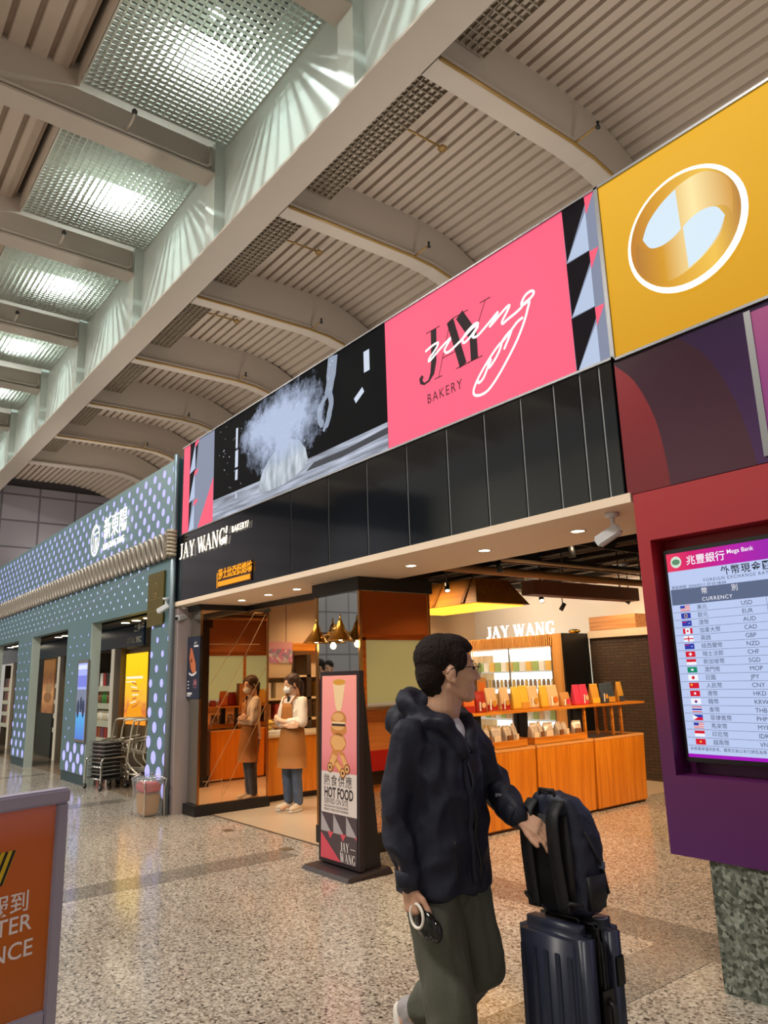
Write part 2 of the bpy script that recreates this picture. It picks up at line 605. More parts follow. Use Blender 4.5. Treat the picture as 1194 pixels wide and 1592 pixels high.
fs = m.build('floor_socket', loc=(0, 0, 0))
fs.location = (-7.62, 3.78, 0.0)
tag(fs, 'small square metal floor plate nearer the mirrored left wall end', 'floor plate', 'floor plates at the shop line')
f2 = fs.copy(); COL.objects.link(f2); f2.location = (-6.4, 3.77, 0.002)
f2['label'] = 'small square metal floor plate nearer the hot food sign'

# ------------------------------------------------------------------ roof: girder, ribs, corrugated decks
ROOF = M('warm_grey_roof_paint', 'b9aa9c', 0.55, vary=0.05)
STEELP = M('grey_steel_paint', 'b8ada2', 0.5, vary=0.04)
WEB = M('pale_grey_girder_paint', 'c2cbc6', 0.4, vary=0.04)

def deck(name, prof, x0, x1, pitch, groove, depth, mat):
    """corrugated sheet running along X; prof gives (y, z) of its underside"""
    L = [0]
    for i in range(1, len(prof)):
        L.append(L[-1] + math.hypot(prof[i][0] - prof[i - 1][0], prof[i][1] - prof[i - 1][1]))
    def at(s):
        for i in range(1, len(prof)):
            if s <= L[i] or i == len(prof) - 1:
                k = (s - L[i - 1]) / (L[i] - L[i - 1])
                a, b = prof[i - 1], prof[i]
                return (a[0] + (b[0] - a[0]) * k, a[1] + (b[1] - a[1]) * k)
    pts, s = [], 0.0
    while s < L[-1] - pitch:
        e = s + pitch - groove
        for q, dz in ((s, 0), (e, 0), (e + groove * 0.2, depth), (e + groove * 0.8, depth)):
            y, z = at(q)
            pts.append((y, z + dz))
        s += pitch
    mb = MB(mat)
    n = len(pts)
    vs = [(x0, y, z) for y, z in pts] + [(x1, y, z) for y, z in pts]
    mb.add(vs, [(i, i + 1, n + i + 1, n + i) for i in range(n - 1)], None, False)
    back = [(x0, y, z + 0.15 + depth) for y, z in (pts[0], pts[-1])] 
    return mb.build(name, kind='structure')

ARCH = [(4.0, 7.05), (4.6, 7.06), (5.3, 7.07), (5.9, 7.08), (6.3, 7.055), (6.6, 6.99), (6.85, 6.90), (7.2, 6.74), (7.8, 6.4), (8.6, 5.8), (9.6, 4.9)]
deck('ceiling_right', [(3.9, 7.70)] + [(y + (0.02 if y < 6.5 else 0.15), z + 0.64) for y, z in ARCH], -32, 4, 0.158, 0.052, 0.06, ROOF)
deck('ceiling_left', [(-9.0, 8.66), (-4, 8.66), (1.95, 8.66)], -32, 4, 0.24, 0.075, 0.08, ROOF)
m = MB(M('dark_roof_void', '23221f', 0.9))
m.box(-32, 4, -9.2, 11, 9.25, 9.4)
m.build('ceiling', kind='structure')
m = MB(ROOF)
m.box(-32, 4, 1.84, 1.86, 8.48, 9.25)
m.build('trim_6', kind='structure')
# main girder
m = MB(STEELP)
m.box(-32, 4, 3.55, 3.95, 7.0, 7.035)
m.build('roof_girder_flange', kind='structure')
m = MB(WEB)
m.box(-32, 4, 3.70, 3.80, 7.035, 9.25)
for px_ in (-1.9, -4.9, -7.98, -10.95, -14.0, -16.85, -19.9, -22.9):
    m.box(px_ - 0.13, px_ + 0.13, 3.56, 3.70, 7.035, 9.25)
m.build('roof_girder', kind='structure')
# cross beams over the concourse
for k, bx in enumerate((-4.92, -7.98, -10.95, -13.95, -16.85, -19.9, -22.9)):
    m = MB(STEELP)
    m.box(bx - 0.15, bx + 0.15, -8.0, 3.56, 7.97, 8.0)
    m.box(bx - 0.03, bx + 0.03, -8.0, 3.56, 8.0, 8.8)
    m.build('roof_crossbeam', kind='structure')
    t = thing('sprinkler_pipe', 'pale sprinkler pipe along the %s roof cross beam left of the girder' % ('second', 'third', 'fourth', 'fifth', 'sixth', 'seventh', 'eighth')[k], 'pipe', (bx + 0.12, 1.5, 8.06), group='pipes on the left cross beams')
    MB(STEELP).tube([(0, -6, 0), (0, 1.95, 0), (0, 2.0, 0.05), (0, 2.0, 0.3)], 0.022).build('pipe_run', t)
    MB(STEELP).tube([(0, 0.9, 0), (0.25, 0.9, 0.0), (0.3, 0.9, 0.05)], 0.014).build('branch', t)
    MB(DARK).lathe([(0, -0.03), (0.03, -0.02), (0.035, 0.01), (0.015, 0.04), (0, 0.05)], (0.3, 0.9, 0.07), n=10).build('sprinkler_head', t)
# arched ribs beyond the girder
for k, rx in enumerate((-1.5, -4.16, -6.83, -9.42, -11.98, -14.55, -16.95, -19.4)):
    m = MB(STEELP)
    for i in range(len(ARCH) - 1):
        (ya, za), (yb, zb) = ARCH[i], ARCH[i + 1]
        m.hexa([(rx - 0.14, ya, za), (rx + 0.14, ya, za), (rx + 0.14, yb, zb), (rx - 0.14, yb, zb)],
               [(rx - 0.14, ya, za + 0.03), (rx + 0.14, ya, za + 0.03), (rx + 0.14, yb, zb + 0.03), (rx - 0.14, yb, zb + 0.03)])
        m.hexa([(rx - 0.1, ya, za + 0.03), (rx + 0.08, ya, za + 0.03), (rx + 0.08, yb, zb + 0.03), (rx - 0.1, yb, zb + 0.03)],
               [(rx - 0.1, ya, za + 0.66), (rx + 0.08, ya, za + 0.66), (rx + 0.08, yb, zb + 0.66), (rx - 0.1, yb, zb + 0.66)])
    m.build('roof_rib', kind='structure')
    if k == 0 or k > 6:
        continue
    PIPE = M('ochre_pipe_paint', '9a7a44', 0.45, 0.2)
    t = thing('sprinkler_pipe', 'ochre sprinkler pipe under the %s arched rib from the yellow sign' % ('', 'nearest', 'second', 'third', 'fourth', 'fifth', 'sixth')[k], 'pipe', (rx + 0.12, 4.0, 7.0), group='pipes under the arched ribs')
    MB(PIPE).tube([(0.0, y - 4.0, z - 7.0 - 0.015) for y, z in ARCH[:8]], 0.02, n=6).build('pipe_run', t)
    MB(PIPE).tube([(0.0, 1.95, 0.07), (0.3, 1.95, 0.09)], 0.012, n=6).build('branch', t)
    MB(DARK).lathe([(0, -0.05), (0.025, -0.045), (0.012, 0), (0.02, 0.03), (0, 0.03)], (0.3, 1.95, 0.10), n=8).build('sprinkler_head', t)
    t = thing('ceiling_sprinkler', 'ochre sprinkler branch on the corrugated ceiling before the %s arched rib' % ('', 'nearest', 'second', 'third', 'fourth', 'fifth', 'sixth')[k], 'pipe', (rx - 1.25, 4.65, 7.6), group='sprinkler branches on the corrugated ceiling')
    MB(PIPE).tube([(0, 0, 0), (0, 0.62, 0.01)], 0.013, n=6).build('branch', t)
    MB(PIPE).lathe([(0, -0.03), (0.055, -0.02), (0.055, 0.0), (0.02, 0.02), (0, 0.06)], (0, 0.66, 0.01), n=12).build('sprinkler_head', t)
    t = thing('ceiling_sprinkler', 'small drop head on the corrugated ceiling beside the %s arched rib' % ('', 'nearest', 'second', 'third', 'fourth', 'fifth', 'sixth')[k], 'pipe', (rx - 0.5, 5.8, 7.62), group='drop heads on the corrugated ceiling')
    MB(PIPE).tube([(0.26, 0.02, 0.05), (0, 0, 0)], 0.012, n=6).build('branch', t)
    MB(DARK).lathe([(0, -0.1), (0.025, -0.09), (0.012, -0.03), (0.02, 0.02), (0, 0.03)], (0, 0, 0), n=8).build('sprinkler_head', t)

# louvre grids
GRID = M('pale_grid_metal', 'c9ccc4', 0.4, 0.1)
GRIDR = M('tan_grid_metal', '9c9080', 0.5, 0.05)
def louvre(x0, x1, y0, y1, z, pitch, h, label, grp, mat=None):
    m = MB(mat or GRID)
    t = 0.008
    nx, ny = round((x1 - x0) / pitch), round((y1 - y0) / pitch)
    for i in range(nx + 1):
        x = x0 + (x1 - x0) * i / nx
        m.box(x - t / 2, x + t / 2, y0, y1, z, z + h)
    for j in range(ny + 1):
        y = y0 + (y1 - y0) * j / ny
        m.box(x0, x1, y - t / 2, y + t / 2, z, z + h)
    o = m.build('ceiling_grid', loc=((x0 + x1) / 2, (y0 + y1) / 2, z))
    return tag(o, label, 'ceiling grid', grp)
ORD = ('nearest', 'second nearest', 'third nearest', 'fourth nearest', 'fifth nearest', 'sixth nearest', 'farthest')
for k, (a, b) in enumerate(GRID_BAYS):
    lab = ORD[k - 1] if k else 'overhead'
    louvre(a - 0.05, b + 0.02, 1.87, 3.69, 8.42, 0.078, 0.055, 'white louvre grid under a bright lamp, %s panel left of the girder' % lab, 'louvre grids left of the girder')
    cx = (a + b) / 2 + 0.05
    t = thing('ceiling_lamp', 'round white lamp shining through the %s louvre grid' % lab, 'lamp', (cx, 2.86, 8.8), group='lamps above the louvre grids')
    MB(DARK).lathe([(0.0, 0.16), (0.07, 0.16), (0.10, 0.12), (0.11, 0.0), (0.095, 0.0)], (0, 0, 0.0), n=20).build('housing', t)
    MB(LAMPW).lathe([(0.0, 0.02), (0.09, 0.025)], (0, 0, 0), n=20).build('lens', t)
ribs_x = [-1.5, -4.16, -6.83, -9.42, -11.98, -14.55, -16.95, -19.4]
for k in range(len(ribs_x) - 1):
    louvre(ribs_x[k + 1] + 0.11, ribs_x[k] - 0.13, 3.96, 4.60, 7.38, 0.085, 0.045, 'narrow louvre grid strip, %s bay right of the girder' % ORD[k], 'louvre strips right of the girder', GRIDR)

# ------------------------------------------------------------------ far end wall
YZ = tuple(Matrix(((0, 1, 0), (0, 0, 1), (1, 0, 0))).to_euler())
m = MB(brickmat('grey_stone_cladding', '8d8a93', '85828b', '5c5962', 1.05, 0.8, 0.03, 0.0, 0.6, YZ))
m.box(-24.0, -23.6, -14, 3.69, 0, 7.45)
m.box(-24.0, -23.6, 3.69, 12, 4.5, 7.45)
m.build('wall_end', kind='structure')
m = MB(M('dark_wall_band', '3c3a40', 0.7))
m.box(-24.0, -23.7, -14, 12, 7.45, 9.3)
m.build('wall_band', kind='structure')
m = MB(M('pale_hall_wall', 'b9b3a6', 0.6, vary=0.05))
m.box(-31, 8, -14.5, -14, 0, 9.3)
m.build('wall_hall', kind='structure')

# ------------------------------------------------------------------ bakery shell
CREAM = M('cream_soffit', 'e6d3bd', 0.55)
WALLW = M('white_shop_wall', 'd8cfc2', 0.6)
TAN = M('warm_shop_wall', 'd9bd98', 0.6)
BLK = M('black_fascia_glass', '0b1016', 0.08, spec=0.6)
MB(BLACK).box(-8.92, -2.4, 3.735, 4.6, 2.545, 3.383).build('wall_fascia', kind='structure')
m = MB(CREAM)
m.box(-9.2, -2.37, 3.69, 4.62, 2.49, 2.545)
m.build('ceiling_soffit', kind='structure')
MB(TAN).box(-10.2, -10.0, 4.85, 10.2, 0, 3.3).build('wall_left', kind='structure')
MB(WALLW).box(-10.2, 0, 10.0, 10.2, 0, 3.3).build('wall_back', kind='structure')
MB(M('black_open_ceiling', '0c0a0a', 0.8)).box(-10.2, 0, 4.6, 10.2, 3.2, 3.3).build('ceiling_shop', kind='structure')
MB(M('pale_column_strip', 'a79a98', 0.5)).box(-9.095, -8.98, 3.72, 4.83, 0, 2.488).build('wall_stub', kind='structure')
m = MB(M('black_frame', '0d0d0f', 0.35))
m.box(-8.68, -6.45, 4.5, 4.58, 2.42, 2.5)
m.build('trim_2', kind='structure')
# brick wall at the back right
BRK = brickmat('dark_brown_brick', '4a3a2c', '3f3126', '2a2019', 0.16, 0.045, 0.006, 0.5, 0.55)
m = MB(BRK)
m.box(-7.15, -1.0, 9.62, 10.0, 0.0, 2.02)
m.build('wall_brick', kind='structure')
m = MB(M('beige_ledge', 'cbb79c', 0.5))
m.box(-7.15, -1.0, 9.58, 10.0, 2.02, 2.13)
m.build('trim_3', kind='structure')
MB(WALLW).box(-6.1, -5.2, 9.8, 10.0, 2.13, 3.2).build('wall_pier', kind='structure')
# black ceiling framing
m = MB(M('black_ceiling_bars', '171313', 0.6))
m2 = MB(M('lit_ceiling_edge', '6e5a4c', 0.5))  # paler strips paint in the lit lower edges of the bars
for i in range(9):
    y = 4.95 + i * 0.6
    m.box(-10, -0.6, y - 0.02, y + 0.02, 2.98, 3.05)
    if i % 2 == 0:
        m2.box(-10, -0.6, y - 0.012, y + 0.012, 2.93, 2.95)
for i in range(8):
    x = -9.4 + i * 1.1
    m.box(x - 0.02, x + 0.02, 4.62, 10, 2.90, 2.97)
    if i % 2:
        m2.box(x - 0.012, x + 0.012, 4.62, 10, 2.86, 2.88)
m.build('ceiling_frame', kind='structure')
m2.build('ceiling_lit_edges', kind='structure')
# hidden side of the shop: the bank counter wall the mirrors show
m = MB(M('rust_brown_wall', 'b8743e', 0.6))
m.box(-2.9, -2.6, 5.05, 9.6, 2.14, 3.2)
m.build('wall_right', kind='structure')
BW = wood('bank_counter_wood', 'c08a52', 'd6a066', 'Y', 0.4)
t = thing('bank_counter', 'light wooden service counter with red band and pale green glass front, in the mirrors', 'counter', (-2.75, 7.5, 0))
m = MB(BW); m.box(-0.15, 0.15, -2.4, 2.4, 0.55, 1.1); m.box(-0.1, 0.15, -2.4, 2.4, 0.0, 0.1); m.build('front', t)
MB(M('red_band', 'b3232b', 0.4)).box(-0.16, 0.15, -2.4, 2.4, 0.28, 0.55).build('red_band', t)
MB(DARK).box(-0.13, 0.15, -2.4, 2.4, 0.1, 0.28).build('plinth', t)
MB(STEEL).box(-0.3, 0.15, -2.4, 2.4, 1.1, 1.14).build('worktop', t)
GG = M('pale_green_glass', 'a9bfa0', 0.2, emit=0.42, ecolor='b6cba4')
for i in range(4):
    y0 = -2.4 + i * 1.2
    m = MB(WOODX)
    m.box(-0.05, 0.02, y0, y0 + 0.06, 1.14, 2.1); m.box(-0.05, 0.02, y0, y0 + 1.2, 2.06, 2.14); m.build('window_frame', t)
    MB(GG).box(-0.03, 0.0, y0 + 0.06, y0 + 1.2, 1.18, 2.06).build('window_glass', t)
t = thing('wall_sign', 'small red wall sign above the green glass, seen in the mirrors', 'sign', (-2.93, 5.6, 2.4))
MB(M('red_sign', 'a8281e', 0.5)).box(0, 0.03, -0.5, 0.5, -0.14, 0.14).build('panel', t)
MB(WOODX).box(-0.01, 0.03, -0.54, 0.54, -0.18, -0.14).build('frame', t)
# ------------------------------------------------------------------ bakery fascia: black glass panels
seams = [-9.05, -6.19, -5.52, -4.92, -4.377, -3.898, -3.498, -3.149, -2.863, -2.652, -2.507, -2.405]
t = thing('fascia_cladding', 'glossy black glass fascia panels with thin pale seams under the bakery light box', 'cladding', (-5.7, 3.7, 2.55))
for i in range(len(seams) - 1):
    MB(BLK).box(seams[i] + 0.006, seams[i + 1] - 0.006, 3.7, 3.732, 2.547, 3.382).build('panel', t, world=True, bevel=0.003)
for s in seams[1:-1]:
    MB(M('pale_seam', '9aa0a4', 0.5)).box(s - 0.006, s + 0.006, 3.708, 3.732, 2.547, 3.382).build('seam_strip', t, world=True)

# ------------------------------------------------------------------ bakery light box
def E(name, c, s=1.0):
    return M(name, c, 0.55, emit=s, spec=0.15)
PINK = E('pink_print', 'fc6180')
PINKD = E('pink_pattern_print', 'ff5c78')
PBLK = M('black_print', '150f15', 0.6, emit=1.0, spec=0.05)
PGREY = E('slate_print', '8189a0')
PLT = E('pale_blue_print', 'b4c3de')
PWHITE = E('white_print', 'f6f8f4', 1.15)
ALU = M('aluminium_edge', '8a8c90', 0.35, 0.8)
t = thing('bakery_light_box', 'long backlit bakery sign with pink logo panel and flour photograph', 'sign', (-5.65, 3.7, 3.39))
m = MB(DARK); m.box(-8.92, -2.4, 3.732, 4.1, 3.392, 4.56); m.build('housing', t, world=True)
m = MB(ALU)
m.box(-8.92, -2.385, 3.685, 3.73, 3.385, 3.40); m.box(-8.92, -2.385, 3.685, 3.73, 4.553, 4.566); m.box(-2.402, -2.385, 3.685, 3.73, 3.385, 4.566)
m.build('edge_trim', t, world=True)
m = MB(PINK); m.box(-4.60, -2.668, 3.70, 3.73, 3.40, 4.553); m.build('logo_panel', t, world=True)
# logo lettering
m = MB(E('maroon_print', '3a1220'))
JK = E('black_maroon_print', '231018')
Js = [(-3.977, 4.233), (-3.983, 4.093), (-3.993, 3.962), (-4.015, 3.874), (-4.059, 3.827), (-4.114, 3.819), (-4.15, 3.844), (-4.152, 3.874), (-4.13, 3.894)]
m.ribbon(Js, [.066, .066, .064, .05, .02, .02, .035, .045, .03], FP, 0.003, JK)
m.ribbon([(-4.067, 4.235), (-3.904, 4.235)], 0.008, FP, 0.003)
m.ribbon([(-3.779, 4.232), (-3.945, 3.816)], 0.007, FP, 0.003)
m.ribbon([(-3.785, 4.232), (-3.668, 3.816)], 0.075, FP, 0.003, JK)
m.ribbon([(-3.896, 3.958), (-3.742, 3.958)], 0.007, FP, 0.003)
for a, b, z in ((-3.992, -3.904, 3.816), (-3.746, -3.6, 3.816), (-3.754, -3.584, 4.236), (-3.459, -3.352, 4.236), (-3.617, -3.466, 3.818)):
    m.ribbon([(a, z), (b, z)], 0.008, FP, 0.003)
m.ribbon([(-3.68, 4.236), (-3.55, 4.02)], 0.085, FP, 0.0035, JK)
m.ribbon([(-3.548, 4.04), (-3.548, 3.818)], 0.075, FP, 0.003, JK)
m.ribbon([(-3.402, 4.235), (-3.53, 4.02)], 0.007, FP, 0.003)
m.text('BAKERY', 0.113, FP, -4.09, 3.641, 0.003, None, sx=0.82, space=1.28)
m.build('logo_capitals', t, world=True)
W1 = [(-4.076, 4.086), (-3.986, 4.104), (-3.926, 4.1), (-3.962, 4.056), (-4.04, 4.009), (-4.034, 3.987), (-3.917, 4.039), (-3.783, 4.086), (-3.838, 4.037), (-3.86, 4.007), (-3.817, 3.979), (-3.675, 4.02), (-3.549, 4.07), (-3.483, 4.079), (-3.524, 4.092), (-3.611, 4.059), (-3.656, 4.021), (-3.641, 3.987), (-3.566, 4.013), (-3.484, 4.066), (-3.529, 4.025), (-3.549, 3.997), (-3.496, 3.989), (-3.376, 4.043), (-3.288, 4.086), (-3.313, 4.053), (-3.373, 4.011), (-3.344, 4.021), (-3.216, 4.082), (-3.172, 4.089), (-3.209, 4.043), (-3.251, 4.0), (-3.247, 3.979), (-3.203, 3.992), (-3.126, 4.008), (-3.061, 4.031), (-3.064, 4.058), (-3.024, 4.1), (-2.972, 4.109), (-2.948, 4.087), (-2.976, 4.062), (-3.039, 4.047), (-3.065, 4.046), (-3.04, 4.039), (-2.993, 4.044), (-3.013, 3.993), (-3.051, 3.915), (-3.124, 3.809), (-3.229, 3.696), (-3.336, 3.597), (-3.43, 3.534), (-3.511, 3.524), (-3.567, 3.545), (-3.57, 3.59), (-3.511, 3.667), (-3.412, 3.755), (-3.316, 3.824), (-3.27, 3.841), (-3.297, 3.79), (-3.346, 3.739), (-3.405, 3.7), (-3.414, 3.721), (-3.383, 3.753), (-3.415, 3.712), (-3.467, 3.643), (-3.515, 3.62), (-3.524, 3.645)]
W2 = [(-3.248, 3.789), (-3.193, 3.862), (-3.174, 3.898), (-3.235, 3.871), (-3.27, 3.841), (-3.174, 3.898), (-3.112, 3.937), (-3.059, 3.948)]
def smooth2(p, k=3):
    out = []
    for i in range(len(p) - 1):
        a, b, c, d = (Vector(p[max(i - 1, 0)]), Vector(p[i]), Vector(p[i + 1]), Vector(p[min(i + 2, len(p) - 1)]))
        for j in range(k):
            s = j / k
            out.append(0.5 * ((2 * b) + (c - a) * s + (2 * a - 5 * b + 4 * c - d) * s * s + (3 * b - a - 3 * c + d) * s ** 3))
    return out + [Vector(p[-1])]
m = MB(PWHITE)
for w in (W1, W2):
    q = smooth2(w)
    m.ribbon(q, 0.021, FP, 0.006)
    for i, p in enumerate(q[::2]):
        m.disc(p.x, p.y, 0.0105, 0.0105, FP, 0.006, None, 6)
m.build('logo_script', t, world=True)
# geometric pattern, right end
m = MB(PGREY); m.box(-2.666, -2.403, 3.70, 3.73, 3.40, 4.553); 
for i in range(3):
    z0 = 4.553 - i * 0.392
    lo = z0 - 0.385
    m.poly([(-2.666, z0), (-2.483, z0), (-2.483, z0 - 0.05), (-2.66, lo)] if i == 0 else [(-2.666, z0), (-2.483, z0 + 0.008), (-2.483, z0 - 0.07), (-2.66, lo)], FP, 0.002, PBLK)
    m.poly([(-2.658, lo), (-2.483, z0 - 0.1), (-2.483, lo + 0.005)], FP, 0.003, PLT)
    m.poly([(-2.483, z0), (-2.412, z0), (-2.480, z0 - 0.125)], FP, 0.0035, PINKD)
m.build('pattern_panel', t, world=True)
# geometric pattern, left end
m = MB(PGREY); m.box(-8.90, -7.99, 3.70, 3.73, 3.40, 4.553)
m.rect(-8.90, -8.70, 3.40, 4.553, FP, 0.002, PINKD)
m.poly([(-8.70, 4.553), (-8.45, 4.553), (-8.53, 4.1), (-8.70, 3.4)], FP, 0.0022, PBLK)
for z0 in (4.553, 4.17, 3.78):
    m.poly([(-8.70, z0 - 0.395), (-8.54, z0), (-8.53, z0 - 0.36)], FP, 0.003, PLT)
    m.poly([(-8.54, z0), (-8.42, z0), (-8.50, z0 - 0.06), (-8.56, z0 - 0.07)], FP, 0.0035, PINKD)
m.poly([(-8.42, 3.40), (-7.99, 3.40), (-7.99, 3.96)], FP, 0.003, PINKD)
m.build('pattern_panel', t, world=True)
# the photograph of dough and flour
def photo_mat(name, kind):
    mm = bpy.data.materials.new(name)
    mm.use_nodes = True
    nt = mm.node_tree
    b = nt.nodes['Principled BSDF']
    b.inputs['Base Color'].default_value = (0.01, 0.01, 0.012, 1)
    b.inputs['Roughness'].default_value = 0.5
    tc = nt.nodes.new('ShaderNodeTexCoord')
    nz = nt.nodes.new('ShaderNodeTexNoise')
    nz.inputs['Detail'].default_value = 8
    mp = nt.nodes.new('ShaderNodeMapping')
    nt.links.new(tc.outputs['Object'], mp.inputs['Vector'])
    nt.links.new(mp.outputs[0], nz.inputs['Vector'])
    if kind == 'table':
        mp.inputs['Scale'].default_value = (1.2, 1, 22)
        mp.inputs['Rotation'].default_value = (0, 0.04, 0)
        nz.inputs['Scale'].default_value = 1.2
        c = ramp(nt, nz.outputs['Fac'], [(0.3, '3c424c'), (0.5, '8a94a8'), (0.7, 'c3cbe0')])
    elif kind == 'dough':
        mp.inputs['Scale'].default_value = (7, 1, 2)
        mp.inputs['Rotation'].default_value = (0, 0.5, 0)
        nz.inputs['Scale'].default_value = 1.6
        c = ramp(nt, nz.outputs['Fac'], [(0.3, '6d7a84'), (0.5, 'a3b0bc'), (0.75, 'd4dce6')])
    nt.links.new(c, b.inputs['Emission Color'])
    b.inputs['Emission Strength'].default_value = 1
    return mm
def cloud_mat(name, cx, cz, rx, rz, lo, hi):
    mm = bpy.data.materials.new(name)
    mm.use_nodes = True
    nt = mm.node_tree
    nt.nodes.clear()
    out = nt.nodes.new('ShaderNodeOutputMaterial')
    em = nt.nodes.new('ShaderNodeEmission')
    em.inputs['Color'].default_value = (*lin('b9c6e2'), 1)
    tr = nt.nodes.new('ShaderNodeBsdfTransparent')
    mix = nt.nodes.new('ShaderNodeMixShader')
    tc = nt.nodes.new('ShaderNodeTexCoord')
    mp = nt.nodes.new('ShaderNodeMapping')
    mp.vector_type = 'POINT'
    mp.inputs['Location'].default_value = (-cx / rx, 0, -cz / rz)
    mp.inputs['Scale'].default_value = (1 / rx, 0, 1 / rz)
    nt.links.new(tc.outputs['Object'], mp.inputs['Vector'])
    ln = nt.nodes.new('ShaderNodeVectorMath')
    ln.operation = 'LENGTH'
    nt.links.new(mp.outputs[0], ln.inputs[0])
    nz = nt.nodes.new('ShaderNodeTexNoise')
    nz.inputs['Scale'].default_value = 5
    nz.inputs['Detail'].default_value = 9
    nz.inputs['Roughness'].default_value = 0.72
    nt.links.new(tc.outputs['Object'], nz.inputs['Vector'])
    ma = nt.nodes.new('ShaderNodeMath')
    ma.operation = 'MULTIPLY_ADD'
    ma.inputs[1].default_value = 1.5
    nt.links.new(nz.outputs['Fac'], ma.inputs[0])
    s2 = nt.nodes.new('ShaderNodeMath')
    s2.operation = 'MULTIPLY'
    s2.inputs[1].default_value = -1
    nt.links.new(ln.outputs['Value'], s2.inputs[0])
    nt.links.new(s2.outputs[0], ma.inputs[2])
    mr = nt.nodes.new('ShaderNodeMapRange')
    mr.inputs['From Min'].default_value = lo
    mr.inputs['From Max'].default_value = hi
    nt.links.new(ma.outputs[0], mr.inputs['Value'])
    nt.links.new(mr.outputs[0], mix.inputs['Fac'])
    nt.links.new(tr.outputs[0], mix.inputs[1])
    nt.links.new(em.outputs[0], mix.inputs[2])
    nt.links.new(mix.outputs[0], out.inputs['Surface'])
    return mm
# the print is one flat part; object origin is the light box base (-5.65, 3.7, 3.39)
m = MB(M('photo_black_print', '08090c', 0.6, emit=1.0, spec=0.04))
m.box(-7.99, -4.60, 3.70, 3.73, 3.40, 4.553)
m.poly([(-7.99, 3.40), (-4.60, 3.40), (-4.60, 3.645), (-5.7, 3.64), (-6.87, 3.642), (-7.99, 3.66)], FP, 0.002, photo_mat('photo_table_print', 'table'))
m.poly([(-5.75, 3.58), (-5.2, 3.57), (-4.60, 3.60), (-4.60, 3.54), (-5.3, 3.51), (-5.9, 3.52)], FP, 0.0025, E('photo_shadow_print', '3a3d45'))
dough = [(-6.86, 3.50), (-6.84, 3.62), (-6.76, 3.74), (-6.62, 3.84), (-6.42, 3.91), (-6.2, 3.94), (-6.02, 3.88), (-5.9, 3.76), (-5.86, 3.64), (-5.95, 3.56), (-6.3, 3.49), (-6.6, 3.485)]
m.poly(dough, FP, 0.003, photo_mat('photo_dough_print', 'dough'))
cl1 = cloud_mat('photo_flour_print', -6.35 + 5.65, 4.13 - 3.39, 0.85, 0.48, -0.25, 0.35)
cl2 = cloud_mat('photo_flour_fine_print', -6.75 + 5.65, 4.22 - 3.39, 0.75, 0.28, -0.1, 0.5)
m.rect(-7.9, -5.2, 3.45, 4.55, FP, 0.006, cl1)
m.rect(-7.95, -5.3, 3.75, 4.55, FP, 0.0075, cl2)
PL = E('photo_light_print', 'c9d4e6')
for pts, w in (([(-5.40, 4.55), (-5.45, 4.3), (-5.5, 4.17)], [.16, .13, .1]), ([(-5.5, 4.2), (-5.62, 4.1), (-5.64, 3.98), (-5.58, 3.9)], [.06, .09, .08, .03]),
               ([(-5.46, 4.18), (-5.44, 4.08), (-5.5, 3.95), (-5.58, 3.84)], [.08, .08, .05, .03]), ([(-5.45, 3.98), (-5.52, 3.86)], [.04, .02])):
    m.ribbon(smooth2(pts, 4), [w[min(i // 4, len(w) - 1)] for i in range(len(smooth2(pts, 4)))], FP, 0.004, E('photo_hand_print', '8d99ad'))
m.ribbon([(-4.87, 4.40), (-4.87, 4.20)], 0.085, FP, 0.004, PL)
m.ribbon([(-5.06, 3.98), (-4.93, 4.05)], 0.06, FP, 0.004, PL)
for z0, z1, w in ((4.40, 4.16, .05), (4.13, 3.93, .07), (3.9, 3.78, .06), (3.62, 3.56, .03)):
    m.ribbon([(-7.38, z0), (-7.385, z1)], w, FP, 0.004, PL)
for i in range(60):
    a = rnd.uniform(-7.9, -5.4); b = rnd.uniform(3.7, 4.5)
    m.disc(a, b, rnd.uniform(.004, .011), rnd.uniform(.004, .011), FP, 0.0085, PL, 6)
m.build('photo_panel', t, world=True)

# ------------------------------------------------------------------ fascia lettering
LET = E('warm_white_letter', 'fff0da', 1.6)
t = thing('channel_lettering', 'glowing warm white bakery name letters on the black fascia', 'sign', (-7.9, 3.7, 3.1))
m = MB(LET)
serif_word(m, 'JAY WANG/', FP, -8.90, 3.075, 0.19, 0.98, None, 0.02, 0.006, 0.15, 0.05, 0.10)
m.build('name_letters', t, world=True)
m = MB(LET); m.text('BAKERY/', 0.105, FP, -7.44, 3.175, 0.02, None, sx=0.9, bold=0.0, th=0.006, space=1.12); m.build('word_letters', t, world=True)
for x, w in ((-8.4, 30), (-7.85, 30)):
    light('letter_glow', 'POINT', (x, 3.62, 3.16), w * 0.035, (1, 0.78, 0.5), size=0.03)
t = thing('gold_sign', 'small glowing orange gold Chinese bakery sign low on the black fascia', 'sign', (-7.38, 3.7, 2.57))
m = MB(M('dark_red_board', '3a1612', 0.4)); m.box(-7.79, -6.985, 3.685, 3.70, 2.585, 2.80)
m.build('board', t, world=True)
GOLD = E('gold_glow', 'f5a020', 1.1)
m = MB(GOLD); m.text('莎士比亞烘焙坊', 0.125, FP, -7.765, 2.69, 0.02, None, sx=0.93, bold=0.012, th=0.006); m.build('characters', t, world=True)
m = MB(GOLD); m.rect(-7.765, -7.0, 2.60, 2.655, FP, 0.018, None, 0.006); m.rect(-7.80, -7.79, 2.585, 2.76, FP, 0.018, None, 0.006); m.build('gold_bar', t, world=True)

